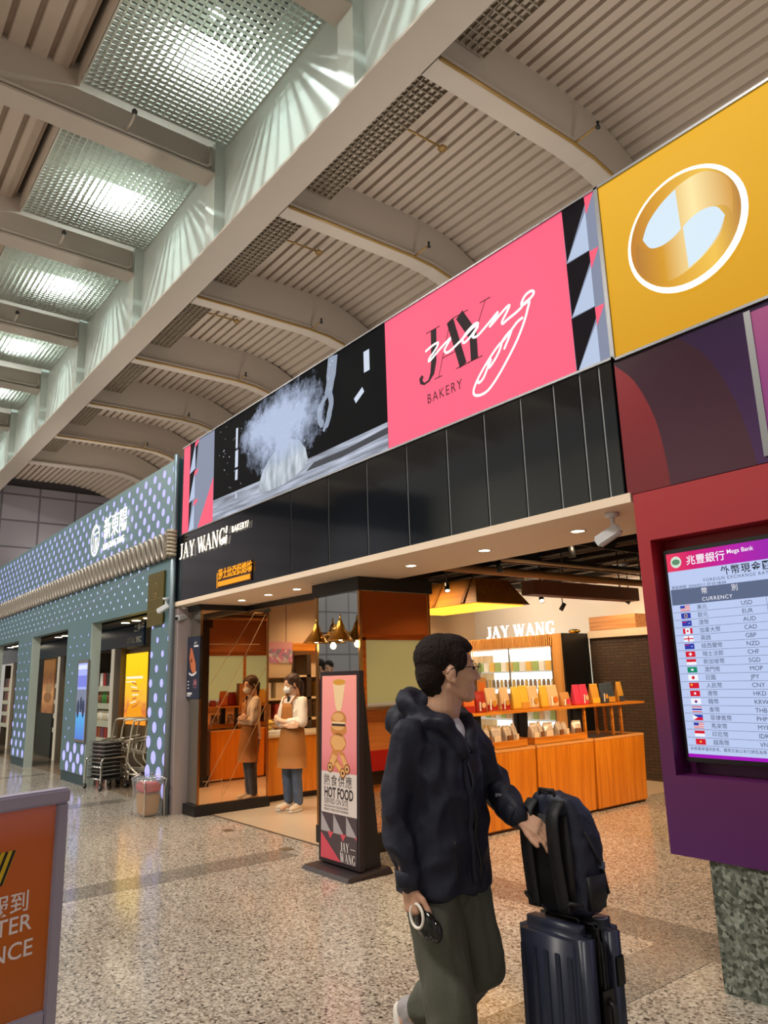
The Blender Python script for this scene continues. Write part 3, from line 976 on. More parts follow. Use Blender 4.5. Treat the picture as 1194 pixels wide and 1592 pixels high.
# ------------------------------------------------------------------ bank sign, purple panel, kiosk
t = thing('bank_light_box', 'large yellow backlit bank sign with round silver and gold emblem', 'sign', (-0.6, 3.7, 3.38))
YEL = gradmat('yellow_light_box', [(0.0, 'd79a12'), (0.5, 'e3a820'), (1.0, 'eeb32c')], 'Z', 0, 1.18, 1.0)
MB(YEL).box(-2.375, 1.5, 3.70, 3.73, 3.385, 4.553).build('face', t, world=True)
m = MB(DARK); m.box(-2.383, 1.5, 3.73, 4.1, 3.37, 4.57); m.build('housing', t, world=True)
m = MB(ALU); m.box(-2.385, 1.5, 3.685, 3.73, 3.37, 3.386); m.box(-2.385, 1.5, 3.685, 3.73, 4.553, 4.57); m.box(-2.385, -2.374, 3.685, 3.73, 3.37, 4.57); m.build('edge_trim', t, world=True)
ex, ez, er = -1.842, 3.965, 0.33
def emb(name, stops, axis, lo, hi):
    return gradmat(name, stops, axis, lo, hi, 1.0)
t2 = MB(E('halo_glow', 'fffbe8', 1.5))
t2.disc(ex, ez, er + 0.028, er + 0.028, FP, 0.01, None, 48, 0.02)
t2.build('emblem_halo', t, world=True)
bx, bz = -0.6, 3.38
GD = emb('emblem_gold', [(0.0, 'c07c28'), (0.35, 'dd9f28'), (0.75, 'f3c44e'), (1.0, 'b98038')], 'X', ex - er - bx, ex + er - bx)
GD2 = emb('emblem_gold_reverse', [(0.0, 'b07434'), (0.3, 'd89a20'), (0.62, 'ffe9a8'), (1.0, 'd08c18')], 'X', ex - er - bx, ex + er - bx)
SILV = E('emblem_silver', 'd3e6f4', 1.0)
n = 40
m = MB(GD); m.disc(ex, ez, er, er, FP, 0.031, None, 48, 0.012)
# S-shaped band: upper lobe and lower lobe
def arc(cx, cz, r, a0, a1, k=20):
    return [(cx + r * math.cos(math.radians(a0 + (a1 - a0) * i / k)), cz + r * math.sin(math.radians(a0 + (a1 - a0) * i / k))) for i in range(k + 1)]
band = [(-0.92, 0.10), (-0.80, 0.34), (-0.45, 0.62), (0.0, 0.76), (0.45, 0.78), (0.80, 0.58), (0.92, 0.30)]
def S(pts):
    return [(ex + x * er, ez + z * er) for x, z in pts]
up = [(x, z) for x, z in smooth2([(-0.72, 0.25), (-0.55, 0.52), (0.0, 0.80), (0.5, 0.80), (0.86, 0.45), (0.9, 0.1), (0.86, -0.18)], 6)]
s_curve = [(x, z) for x, z in smooth2([(0.86, -0.18), (0.74, 0.02), (0.4, 0.13), (0.0, 0.0), (-0.4, -0.13), (-0.66, -0.02), (-0.72, 0.25)], 6)]
m.poly(S(up + s_curve[1:-1]), FP, 0.0445, GD2)
dn = [(-x, -z) for x, z in up]
s2 = [(-x, -z) for x, z in s_curve]
m.poly(S(dn + s2[1:-1]), FP, 0.0445, GD2)
sl = smooth2([(-0.74, 0.16), (-0.60, 0.42), (-0.33, 0.64), (-0.03, 0.77)], 6) + smooth2([(-0.02, -0.01), (-0.2, -0.10), (-0.42, -0.13), (-0.62, -0.06), (-0.74, 0.16)], 6)
sl = [tuple(p) for p in sl]
m.poly(S(sl[:-1]), FP, 0.0455, SILV)
m.poly(S([(-x, -z) for x, z in sl[:-1]]), FP, 0.0455, SILV)
m.build('emblem', t, world=True)
light('emblem_light', 'POINT', (ex, 3.45, ez), 0.6, (1, 0.9, 0.6), size=0.1)

t = thing('purple_panel', 'glossy dark red and purple banner panel beneath the yellow bank sign', 'panel', (-0.6, 3.7, 2.53))
PR = gradmat('red_purple_print', [(0.0, '6c1420'), (1.0, '8a1a26')], 'Z', 0, 0.85, 0, 0.22)
MB(PR).box(-2.395, 1.5, 3.705, 3.9, 2.535, 3.365).build('panel', t, world=True)
PUR = gradmat('plum_print', [(0.0, '42162f'), (1.0, '2e0c22')], 'Z', 0, 0.85, 0, 0.2)
VIO = gradmat('violet_print', [(0.0, '3e1450'), (1.0, '260a3c')], 'Z', 0, 0.85, 0, 0.2)
m = MB(PUR)
c1 = smooth2([(-2.395, 3.35), (-2.27, 3.2), (-2.17, 2.95), (-2.13, 2.7), (-2.12, 2.535)], 5)
m.poly([(1.5, 3.365), (-2.395, 3.365)] + [tuple(p) for p in c1] + [(1.5, 2.535)], FP, -0.003)
c2 = smooth2([(-1.98, 3.365), (-1.83, 3.2), (-1.72, 2.95), (-1.66, 2.7), (-1.64, 2.535)], 5)
m.poly([(1.5, 3.365)] + [tuple(p) for p in c2] + [(1.5, 2.535)], FP, -0.002, VIO)
m.build('print', t, world=True)
MB(ALU).box(-1.59, -1.555, 3.675, 3.705, 2.56, 3.34).build('screen_edge', t, world=True)
m = MB(gradmat('magenta_panel', [(0, '6c1f74'), (1, '8a2a6a')], 'Z', 0, .8, 0.25)); m.box(-1.555, 1.2, 3.68, 3.705, 2.58, 3.33); m.build('poster', t, world=True)

t = thing('exchange_kiosk', 'tall red to purple kiosk wall holding the exchange rate screen', 'kiosk', (-1.4, 3.7, 0))
KG = gradmat('kiosk_gradient', [(0.0, '4c1158'), (0.32, '561248'), (0.55, '7c1436'), (0.75, '9c1828'), (1.0, 'a01a24')], 'Z', 0.6, 2.5, 0, 0.45)
m = MB(KG)
m.box(-2.36, -2.28, 3.70, 3.95, 0.6, 2.53)
m.box(-2.28, 1.2, 3.70, 3.95, 2.25, 2.53)
m.box(-2.28, 1.2, 3.70, 3.95, 0.6, 0.995)
m.box(-2.28, 1.2, 3.85, 3.95, 0.995, 2.25)
m.box(-2.30, -2.0, 3.95, 4.6, 0.6, 2.53)
m.build('body', t, world=True)
DG = granite('dark_green_granite', [(0.1, '262b26'), (0.4, '4d544c'), (0.7, '737a70'), (1, '9ba196')], 55, 0.35)
m = MB(DG); m.box(-2.16, 1.2, 3.72, 4.5, 0, 0.6); m.build('granite_base', t, world=True)

# exchange board
t = thing('exchange_rate_screen', 'lit exchange rate board with flags and currency columns', 'screen', (-1.5, 3.76, 1.62))
m = MB(M('black_bezel', '0a0810', 0.3)); m.box(-2.25, -0.75, 3.765, 3.85, 1.06, 2.19); m.build('bezel', t, world=True, bevel=0.004)
SP = facing_front(-2.232, 3.764, 2.165)
SCRB = E('screen_pale_blue', 'b9c8ee', 1.0)
INK = E('screen_ink', '3a4058', 1.0)
m = MB(SCRB)
m.rect(0, 1.46, -1.08, 0, SP, 0.001)
m.rect(0, 1.46, -0.10, 0, SP, 0.0015, gradmat('screen_header', [(0, 'ea3a5c'), (0.2, 'd4106a'), (0.5, 'b814a8'), (1, '7a22b0')], 'X', -0.73, 0.0, 1.0))
m.rect(0, 1.46, -1.08, -1.062, SP, 0.0015, E('screen_purple', 'a010b8'))
m.rect(0.005, 1.46, -0.285, -0.20, SP, 0.0015, E('screen_slate', '5a6684'))
m.build('display', t, world=True)
m = MB(INK)
WT = E('screen_white', 'f4f2fa', 1.0)
m.disc(0.055, -0.05, 0.032, 0.032, SP, 0.002, E('screen_badge', 'cfe0d0'))
m.disc(0.055, -0.05, 0.024, 0.016, SP, 0.0025, E('screen_badge_green', '5c8a68'))
m.text('兆豐銀行', 0.055, SP, 0.115, -0.07, 0.002, WT, bold=0.01)
m.text('Mega Bank', 0.032, SP, 0.345, -0.045, 0.002, WT, bold=0.01)
m.text('外幣現金匯率', 0.05, SP, 0.30, -0.148, 0.002, E('screen_dark_ink', '20242e'), bold=0.012, space=1.15)
m.text('FOREIGN EXCHANGE RATES (CASH)', 0.024, SP, 0.20, -0.175, 0.002, space=1.25)
m.text('更新時間: 2024/02/11 07:50 08:04', 0.022, SP, 0.012, -0.198, 0.002)
m.text('幣', 0.036, SP, 0.18, -0.235, 0.002, WT); m.text('別', 0.036, SP, 0.345, -0.235, 0.002, WT)
m.text('CURRENCY', 0.028, SP, 0.18, -0.275, 0.002, WT, space=1.2)
m.text('買入匯率', 0.036, SP, 0.545, -0.236, 0.002, WT); m.text('We Buy At', 0.03, SP, 0.555, -0.272, 0.002, WT)
m.text('賣出匯率', 0.036, SP, 0.765, -0.236, 0.002, WT); m.text('We Sell At', 0.03, SP, 0.765, -0.272, 0.002, WT)
ROWS = [('美元', 'USD', '31.4400', '32.0900'), ('歐元', 'EUR', '35.6900', '37.0300'), ('澳幣', 'AUD', '21.9800', '22.7600'), ('加拿大幣', 'CAD', '22.7200', '23.6300'), ('英鎊', 'GBP', '41.0200', '43.1400'),
        ('紐西蘭幣', 'NZD', '17.9500', '18.8000'), ('瑞士法郎', 'CHF', '39.3700', '40.5700'), ('新加坡幣', 'SGD', '24.2500', '25.1600'), ('澳門幣', 'MOP', '3.6660', ''), ('日圓', 'JPY', '0.1902', ''), ('人民幣', 'CNY', '4.5190', ''),
        ('港幣', 'HKD', '3.9040', ''), ('韓幣', 'KRW', '0.0196', ''), ('泰幣', 'THB', '0.8420', ''), ('菲律賓幣', 'PHP', '0.4740', ''), ('馬來幣', 'MYR', '6.9140', ''), ('印尼幣', 'IDR', '0.0015', ''), ('越南幣', 'VND', '0.0010', '')]
rh = (1.02 - 0.285) / 18
for i, (zh, cd, buy, sell) in enumerate(ROWS):
    b = -0.285 - (i + 1) * rh
    m.rect(0.005, 1.46, b - 0.0008, b + 0.0008, SP, 0.002)
    m.text(zh, 0.029, SP, 0.145, b + 0.010, 0.002)
    m.text(cd, 0.031, SP, 0.385, b + 0.010, 0.002, align='LEFT')
    m.text(buy, 0.034, SP, 0.715, b + 0.009, 0.002, align='RIGHT')
    if sell:
        m.text(sell, 0.034, SP, 0.92, b + 0.009, 0.002, align='RIGHT')
for x in (0.515, 0.735, 0.945):
    m.rect(x - 0.0008, x + 0.0008, -1.02, -0.285, SP, 0.002)
m.text('本表匯率僅供參考，實際交易以本行牌告為準', 0.02, SP, 0.015, -1.043, 0.002)
m.build('rates_text', t, world=True)
# flags: simple stripes and blocks as on the board
FR, FB, FW, FG, FY = E('flag_red', 'd2142c'), E('flag_blue', '2a3aa6'), E('flag_white', 'eef0f8'), E('flag_green', '0f8a66'), E('flag_yellow', 'f4c83a')
m = MB(FR)
for i in range(18):
    b = -0.285 - (i + 1) * rh + 0.006
    A0, A1, B0, B1 = 0.05, 0.105, b, b + 0.029
    def st(lst, vert=False):
        k = len(lst)
        for j, c in enumerate(lst):
            if vert:
                m.rect(A0 + (A1 - A0) * j / k, A0 + (A1 - A0) * (j + 1) / k, B0, B1, SP, 0.002, c)
            else:
                m.rect(A0, A1, B1 - (B1 - B0) * (j + 1) / k, B1 - (B1 - B0) * j / k, SP, 0.002, c)
    cx, cy = (A0 + A1) / 2, (B0 + B1) / 2
    if i in (0, 15):
        st([FR, FW, FR, FW, FR, FW, FR]); m.rect(A0, cx, cy, B1, SP, 0.0025, FB)
    elif i == 1:
        st([FB]); m.ring(cx, cy, .01, .01, .003, SP, .0025, FY, 10)
    elif i in (2, 5):
        st([FB]); m.rect(A0, cx, cy + .005, cy + .009, SP, .0025, FR); m.disc(cx + .014, cy, .003, .003, SP, .0025, FW, 6)
    elif i == 3:
        st([FR, FW, FW, FR], True); m.disc(cx, cy, .006, .007, SP, .0025, FR, 8)
    elif i == 4:
        st([FW]); m.rect(A0, A1, cy - .003, cy + .003, SP, .0025, FR); m.rect(cx - .003, cx + .003, B0, B1, SP, .0025, FR)
    elif i == 6:
        st([FR]); m.rect(cx - .009, cx + .009, cy - .003, cy + .003, SP, .0025, FW); m.rect(cx - .003, cx + .003, cy - .009, cy + .009, SP, .0025, FW)
    elif i in (7, 16):
        st([FR, FW])
    elif i == 8:
        st([FG]); m.disc(cx, cy, .008, .006, SP, .0025, FW, 8)
    elif i == 9:
        st([FW]); m.disc(cx, cy, .009, .009, SP, .0025, FR, 12)
    elif i in (10, 17):
        st([FR]); m.disc(A0 + .014 if i == 10 else cx, cy + (.004 if i == 10 else 0), .006, .006, SP, .0025, FY, 5)
    elif i == 11:
        st([FR]); m.disc(cx, cy, .007, .007, SP, .0025, FW, 5)
    elif i == 12:
        st([FW]); m.disc(cx, cy + .002, .008, .005, SP, .0025, FR, 10); m.disc(cx, cy - .003, .008, .005, SP, .0026, FB, 10)
    elif i == 13:
        st([FR, FW, FB, FB, FW, FR])
    elif i == 14:
        st([FB, FR]); m.poly([(A0, B0), (cx, cy), (A0, B1)], SP, .0025, FW)
m.build('flags', t, world=True)
for x0 in (-1.75, -1.55, -1.3):
    m = MB(BLACK)
    m.tube([(x0, 3.80, 1.05), (x0 + 0.03, 3.79, 1.0), (x0 + 0.1, 3.78, 1.005), (x0 + 0.14, 3.80, 1.05)], 0.006)
    m.build('cable', t, world=True)
# ------------------------------------------------------------------ neighbouring shop: teal front with lilac dots
TEAL = M('teal_grey_panel', '62828a', 0.4, 0.2, vary=0.05)
TEALD = M('dark_teal_edge', '2f4a52', 0.4, 0.2)
REV = M('lit_teal_reveal', 'aebcb6', 0.4)  # lit side faces of the columns put in as a paler teal
LILAC = M('lilac_dot_glow', 'b4b0fa', emit=1.25)
BLUED = M('pale_blue_dot_glow', 'c4d4fb', emit=1.2)
t = thing('shop_front', 'teal perforated shop header with lilac light dots above three doorways', 'shop front', (-15, 3.7, 2.53))
m = MB(TEAL)
m.box(-23.58, -9.1, 3.70, 3.84, 2.53, 4.48)
m.build('header_panel', t, world=True)
cols = {}
for x0, x1, lab in ((-9.84, -9.1, 'narrow teal column with large lilac dots beside the bakery'), (-13.84, -12.5, 'wide teal column carrying the slim advertising screen'), (-17.6, -16.42, 'teal dotted column between the middle and farthest doorways'),
                    (-21.2, -19.95, 'teal dotted column left of the farthest doorway'), (-23.55, -22.9, 'plain teal end of the shop front far to the left')):
    c = thing('dotted_pillar', lab, 'column', ((x0 + x1) / 2, 3.78, 0), group=None)
    cols[x0] = c
    m = MB(TEAL)
    m.box(x0, x1, 3.70, 3.84, 0.16, 2.53)
    m.box(x0 + 0.01, x1 - 0.01, 3.72, 3.84, 0, 0.16, TEALD)
    m.build('column_panel', c, world=True)
    if x0 < -10:
        MB(REV).box(x1, x1 + 0.025, 3.705, 3.86, 0.0, 2.53).build('reveal', c, world=True)
def dots(x0, x1, z0, z1, px_, pz, rfun, mat, name, parent=None):
    m = MB(mat)
    i, x = 0, x1 - px_ * 0.6
    while x > x0 + 0.04:
        z = z0 + (pz / 2 if i % 2 else 0) + 0.05
        while z < z1:
            r = rfun(x, z)
            if r > 0.006:
                m.disc(x, z, r, r, FP, 0.004, None, 12)
            z += pz
        x -= px_
        i += 1
    m.build(name, parent or t, world=True)
dots(-23.4, -9.1, 3.5, 4.42, 0.175, 0.27, lambda x, z: 0.058 if x > -10.5 else 0.05, LILAC, 'upper_light_dots')
dots(-23.4, -9.95, 2.62, 3.12, 0.17, 0.22, lambda x, z: 0.022, BLUED, 'lower_light_dots')
dots(-9.84, -9.1, 0.2, 2.35, 0.19, 0.37, lambda x, z: max(0.03, 0.102 - 0.03 * z), LILAC, 'light_dots', cols[-9.84])
dots(-13.84, -12.5, 0.2, 2.5, 0.2, 0.3, lambda x, z: 0.085 if z < 0.7 else (0.02 if z > 1.95 or x < -13.3 else 0), LILAC, 'light_dots', cols[-13.84])
dots(-17.6, -16.42, 0.2, 2.5, 0.2, 0.36, lambda x, z: max(0.02, 0.085 - 0.035 * z), LILAC, 'light_dots', cols[-17.6])
dots(-21.2, -19.95, 0.2, 2.5, 0.2, 0.36, lambda x, z: max(0.02, 0.085 - 0.035 * z), LILAC, 'light_dots', cols[-21.2])
# ring cornice
RINGM = M('pewter_ring_metal', 'a8a29a', 0.35, 0.6)
m = MB(RINGM)
for i in range(72):
    x = -9.18 - i * 0.185
    pts = []
    for k in range(12):
        a = 2 * PI * k / 12
        pts.append((x + 0.062 * math.sin(a), 3.63 - 0.03 * math.cos(a), 3.305 + 0.155 * math.cos(a) ))
    m.tube(pts, 0.03, None, 6, closed=True)
m.box(-22, -9.12, 3.66, 3.70, 3.15, 3.46, M('pewter_dark', '4f4b46', 0.5, 0.5))
m.build('ring_cornice', t, world=True)
m = MB(M('pewter_wrap', 'a09686', 0.4, 0.5))
for i in range(7):
    z = 3.14 + i * 0.05
    m.tube([(-9.13, 3.60, z), (-9.06, 3.585, z + 0.03), (-8.99, 3.60, z + 0.015), (-8.96, 3.66, z)], 0.026, None, 6)
m.build('cornice_end', t, world=True)
m = MB(M('lilac_seam', '8c96b8', 0.5))
m.ribbon([(-9.95, 3.12), (-16.5, 2.56)], 0.014, FP, 0.004)
m.build('seam', t, world=True)
tc = thing('corner_pipe', 'slate corner pipe and dark teal louvred strip between the two shops', 'pipe', (-9.03, 3.75, 0.1))
m = MB(M('slate_edge_pipe', '7e8d96', 0.35, 0.5))
m.tube([(-9.05, 3.66, 0.0), (-9.05, 3.66, 4.5)], 0.035, None, 10)
m.build('pipe_run', tc, world=True)
m = MB(TEALD)
m.box(-9.08, -8.93, 3.745, 4.3, 3.4, 4.5)
for i in range(44):
    m.box(-9.0, -8.94, 3.72, 3.74, 3.45 + i * 0.024, 3.46 + i * 0.024)
m.build('side_louvre', tc, world=True)
# shop name
ts = thing('shop_sign', 'glowing white Chinese shop name with oval emblem on the teal front', 'sign', (-11.6, 3.7, 3.75))
GW = M('white_sign_glow', 'fffdf4', emit=1.5)
m = MB(GW)
m.text('新東陽', 0.40, FP, -12.02, 3.86, 0.03, None, sx=0.92, bold=0.004, th=0.006)
m.build('characters', ts, world=True)
m = MB(GW); m.text('HSIN TUNG YANG', 0.145, FP, -12.02, 3.66, 0.03, None, sx=0.83, bold=0.004, th=0.006); m.build('latin_letters', ts, world=True)
m = MB(GW)
m.ring(-12.36, 3.88, 0.23, 0.27, 0.035, FP, 0.06, None, 30)
m.ribbon(smooth2([(-12.42, 3.64), (-12.47, 3.9), (-12.42, 4.06), (-12.25, 4.1)]), 0.03, FP, 0.06)
m.ribbon([(-12.44, 3.98), (-12.2, 4.0)], 0.03, FP, 0.06)
for i in range(4):
    m.ribbon([(-12.38 + i * 0.05, 3.92), (-12.37 + i * 0.045, 3.68)], 0.022, FP, 0.06)
m.build('oval_emblem', ts, world=True)

# doorways: glass fronts, shelves and goods behind
DBL = M('dark_blue_header', '14304e', 0.25)
BRN = M('brown_door_frame', '7c6848', 0.4)
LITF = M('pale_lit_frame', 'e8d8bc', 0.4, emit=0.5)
IW = M('shop_inner_wall', 'b5a890', 0.6)
MB(IW).box(-26, -10.2, 5.35, 5.45, 0, 3.0).build('wall_inner', kind='structure')
MB(M('shop_inner_ceiling', '26262a', 0.5)).box(-26, -10.2, 3.85, 5.35, 2.9, 3.0).build('ceiling_inner', kind='structure')
MB(WALLW).box(-10.2, -9.25, 4.84, 4.85, 0, 3.0).build('wall_party', kind='structure')
MB(M('brown_shop_floor', '8d7a66', 0.12)).box(-26, -10.2, 3.85, 5.35, 0, 0.003).build('floor_inner', kind='structure')
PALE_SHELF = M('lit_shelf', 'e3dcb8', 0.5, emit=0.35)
DSH = M('dark_shelf', '544a40', 0.5)
GOODS = [M('goods_' + n, c, 0.4) for n, c in (('black', '2c2a28'), ('olive', '5a5a2c'), ('green', '3d8a3a'), ('cream', 'd9cfb4'), ('red', 'a02a22'), ('brown', '8a4a28'), ('purple', '6a4058'), ('amber', 'c9862c'), ('white', 'e6e4de'), ('pink', 'c06a70'))]
def goods_box(w, d, h, mat, jar=False):
    m = MB(mat)
    if jar:
        m.lathe([(0, 0), (w / 2, 0), (w / 2, h * 0.74), (w * 0.36, h * 0.82), (w * 0.38, h * 0.83), (w * 0.38, h), (0, h)], n=10)
    else:
        m.box(-w / 2, w / 2, -d / 2, d / 2, 0, h)
    return m
protos = {}
def place_goods(kind, mat, w, d, h, loc, label, cat, group, jar=False):
    key = (kind, mat.name, round(w, 3), round(h, 3))
    if key not in protos:
        o = goods_box(w, d, h, mat, jar).build(kind)
        protos[key] = o
        used = False
    else:
        o = protos[key].copy()
        COL.objects.link(o)
    o.location = loc
    return tag(o, label, cat, group)
def bay_shelf(name, x0, x1, y, zs, label, rows, where):
    t = thing('display_shelf', label, 'shelf', ((x0 + x1) / 2, y, 0))
    MB(DSH).box(x0, x1, y + 0.3, y + 0.33, 0.0, 2.15).build('back_panel', t, world=True)
    for xs in (x0, x1 - 0.02):
        MB(DSH).box(xs, xs + 0.02, y, y + 0.3, 0.0, 2.15).build('side_panel', t, world=True)
    for z in zs:
        MB(PALE_SHELF).box(x0, x1, y - 0.01, y + 0.3, z - 0.1, z).build('shelf_board', t, world=True)
    for z, n, mats, h, jar, what in rows:
        w = (x1 - x0 - 0.08) / n
        for i in range(n):
            place_goods('jar' if jar else 'gift_box', mats[i % len(mats)], w * 0.84, 0.16, h, (x0 + 0.04 + w * (i + 0.5), y + 0.1, z),
                        '%s on the shelf %s' % (what, where), 'jar' if jar else 'box', '%s, %s' % (what, where), jar)
G = dict(zip(('black', 'olive', 'green', 'cream', 'red', 'brown', 'purple', 'amber', 'white', 'pink'), GOODS))
bay_shelf('a', -15.1, -13.9, 4.6, (1.52, 1.20, 0.88, 0.58), 'lit food shelf in the doorway nearest the bakery',
          [(1.52, 6, [G['black'], G['white'], G['red']], 0.24, False, 'dark stacked food box'), (1.20, 9, [G['brown'], G['olive'], G['green'], G['green']], 0.2, True, 'green and brown lidded jar'),
           (0.88, 8, [G['cream'], G['white'], G['cream']], 0.18, True, 'cream jar with green lid'), (0.58, 6, [G['red'], G['brown'], G['purple']], 0.19, False, 'red and brown snack box'), (0.12, 8, [G['purple'], G['black'], G['pink']], 0.3, False, 'purple snack packet')], 'of the nearest doorway')
bay_shelf('b', -17.95, -17.45, 4.6, (1.6, 1.25, 0.95, 0.65), 'narrow lit shelf in the middle doorway',
          [(z, 4, [G['cream'], G['red'], G['black'], G['white']], 0.2, False, 'small %s food box' % c) for z, c in ((1.6, 'topmost'), (1.25, 'second row'), (0.95, 'third row'), (0.65, 'low'))], 'of the middle doorway')
bay_shelf('c', -17.0, -16.3, 4.7, (1.6, 1.2, 0.8, 0.45), 'amber lit shelf at the right edge of the middle doorway',
          [(z, 4, [G['amber'], G['red'], G['cream']], 0.26, False, 'amber gift box, %s' % c) for z, c in ((1.6, 'topmost row'), (1.2, 'second row'), (0.8, 'third row'), (0.45, 'low row'))], 'beside the middle doorway post')
bay_shelf('d', -23.3, -22.1, 4.6, (1.55, 1.2, 0.9, 0.6), 'dark stocked shelf in the farthest doorway',
          [(z, 7, [G['brown'], G['black'], G['red'], G['cream']], 0.24, False, 'wrapped food box, %s' % c) for z, c in ((1.55, 'topmost row'), (1.2, 'second row'), (0.9, 'third row'), (0.6, 'low row'))], 'of the farthest doorway')
for k, (x0, x1, lab) in enumerate(((-15.2, -12.2, 'nearest'), (-19.6, -16.2, 'middle'), (-23.5, -20.6, 'farthest'))):
    t = thing('door_header', 'dark blue sign header with downlights over the %s doorway' % lab, 'header', ((x0 + x1) / 2, 4.5, 2.17))
    m = MB(DBL); m.box(x0, x1, 4.46, 4.5, 2.17, 2.75); m.build('board', t, world=True)
    for i in range(3):
        xx = x1 - 1.6 + i * 0.5
        MB(LAMP).lathe([(0, 0), (0.07, 0)], (xx + 1.6, 4.15, 2.52), n=12).build('downlight', t, world=True)
    MB(BLACK).box(x0 + 1.2, x1 + 2.4, 3.96, 4.4, 2.525, 2.55).build('lamp_tray', t, world=True)
    if k == 0:
        P4 = facing_front(-12.98, 4.455, 2.2)
        m = MB(WHITE); m.text('LOCAL SPEC', 0.13, P4, 0.0, 0.03, 0, None, sx=0.95, bold=0.02); m.text('土特產', 0.17, P4, 0.32, 0.22, 0, None, bold=0.02); m.build('lettering', t, world=True)
        m = MB(WHITE); m.text('01', 0.13, facing_front(-14.95, 4.455, 2.2), 0, 0.03); m.build('number', t, world=True)
    if k == 2:
        m = MB(WHITE); m.text('A7', 0.13, facing_front(-22.9, 4.455, 2.3), 0, 0.03); m.build('number', t, world=True)
for k, (xa, lab) in enumerate(((-13.84, 'nearest'), (-17.42, 'middle'), (-21.95, 'farthest'))):
    t = thing('door_post', 'brown door post with a pale lit edge in the %s doorway' % lab, 'door post', (xa, 4.5, 0))
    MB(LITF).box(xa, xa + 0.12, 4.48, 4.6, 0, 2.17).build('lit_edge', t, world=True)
    MB(BRN).box(xa + 0.12, xa + 0.46, 4.5, 4.6, 0, 2.17).build('post', t, world=True)
# glowing poster in the nearest doorway
def printmat(name, stops, axis, lo, hi, emit):
    return gradmat(name, stops, axis, lo, hi, emit, dist=0.35)
t = thing('poster', 'glowing yellow poster of pastries in the nearest doorway', 'poster', (-12.85, 4.6, 0.87))
m = MB(BRN); m.box(-13.36, -12.3, 4.60, 4.66, 0.0, 2.15); m.build('backing_board', t, world=True)
m = MB(printmat('yellow_poster_print', [(0.0, 'e07a1a'), (0.3, 'f0962a'), (0.42, 'c86a3a'), (0.55, 'f8b43a'), (0.8, 'fbc818'), (1.0, 'fcd020')], 'Z', -0.1, 1.35, 1.15))
m.box(-13.31, -12.33, 4.575, 4.60, 0.87, 2.06)
PP = facing_front(-13.31, 4.574, 0.87)
WI = E('poster_white_ink', 'fdf6d8', 1.0)
m.rect(0.05, 0.85, 0.76, 0.8, PP, 0.001, WI); m.rect(0.05, 0.5, 0.70, 0.72, PP, 0.001, WI)
for i in range(7):
    m.ribbon([(0.35 + rnd.uniform(-.05, .05), 0.28 + i * 0.07), (0.62 + rnd.uniform(-.05, .12), 0.33 + i * 0.055)], 0.022, PP, 0.001, WI if i % 2 else E('poster_rust_ink', 'c06a3a'))
m.disc(0.5, 0.2, 0.36, 0.16, PP, 0.0008, E('poster_orange_ink', 'f7a020'), 20)
m.build('print', t, world=True)
t = thing('poster', 'brown poster of bread loaves in the middle doorway', 'poster', (-18.45, 4.6, 0.95))
m = MB(printmat('bread_poster_print', [(0.0, '3a2a1c'), (0.35, '8a5a34'), (0.6, 'c08a58'), (0.8, '7a4a24'), (1.0, 'a06a30')], 'Z', -0.2, 1.3, 0.45)); m.box(-18.95, -18.0, 4.575, 4.6, 0.95, 2.15)
PP = facing_front(-18.95, 4.574, 0.95)
m.disc(0.5, 0.35, 0.34, 0.12, PP, 0.001, E('poster_loaf', 'a5744a', 0.6)); m.disc(0.55, 0.55, 0.3, 0.11, PP, 0.0012, E('poster_loaf_pale', 'b98c60', 0.6))
m.build('print', t, world=True)
m = MB(M('dark_green_panel', '2e332c', 0.5)); m.box(-19.3, -18.0, 4.58, 4.66, 0.0, 0.95); m.build('backing_board', t, world=True)
# wall screen on the second column
t = thing('advert_screen', 'slim lit advertising screen with blue pictures on the teal column', 'screen', (-12.75, 3.69, 0.7))
m = MB(STEEL); m.box(-13.02, -12.46, 3.675, 3.699, 0.66, 1.95); m.build('frame', t, world=True)
PP = facing_front(-12.98, 3.674, 0.70)
m = MB(E('screen_lilac', 'a9b4f6'))
m.rect(0, 0.48, 0, 1.2, PP, 0.001)
m.rect(0, 0.48, 1.1, 1.17, PP, 0.002, E('screen_pale', 'dce4fa'))
m.rect(0, 0.48, 0.82, 1.0, PP, 0.002, E('screen_violet', '7e86e0'))
m.rect(0, 0.48, 0.42, 0.78, PP, 0.002, E('screen_grey_photo', '7c8498'))
for a, b, r in ((0.1, 0.55, .09), (0.25, 0.62, .08), (0.38, 0.56, .09)):
    m.disc(a, b - 0.08, r * 0.8, r * 1.6, PP, 0.003, E('screen_dark_photo', '3a4058'), 14)
m.rect(0, 0.48, 0, 0.4, PP, 0.002, gradmat('screen_blue_grad', [(0, '5a80d8'), (1, '5ab4ee')], 'Z', 0, .4, 1.0))
m.build('display', t, world=True)
# golden plaque
t = thing('plaque', 'olive gold plaque above the lilac dotted column', 'plaque', (-9.68, 3.68, 2.29))
MB(M('olive_gold', '75682a', 0.3, 0.7)).box(-9.94, -9.38, 3.67, 3.694, 2.29, 3.0).build('plate', t, world=True)
m = MB(M('gold_relief', 'b39a50', 0.3, 0.8))
PP = facing_front(-9.94, 3.67, 2.29)
m.ring(0.28, 0.48, 0.09, 0.1, 0.015, PP, 0.002); m.rect(0.2, 0.36, 0.42, 0.44, PP, 0.002); m.rect(0.05, 0.51, 0.355, 0.36, PP, 0.002); m.rect(0.05, 0.51, 0.2, 0.205, PP, 0.002)
m.build('relief', t, world=True)

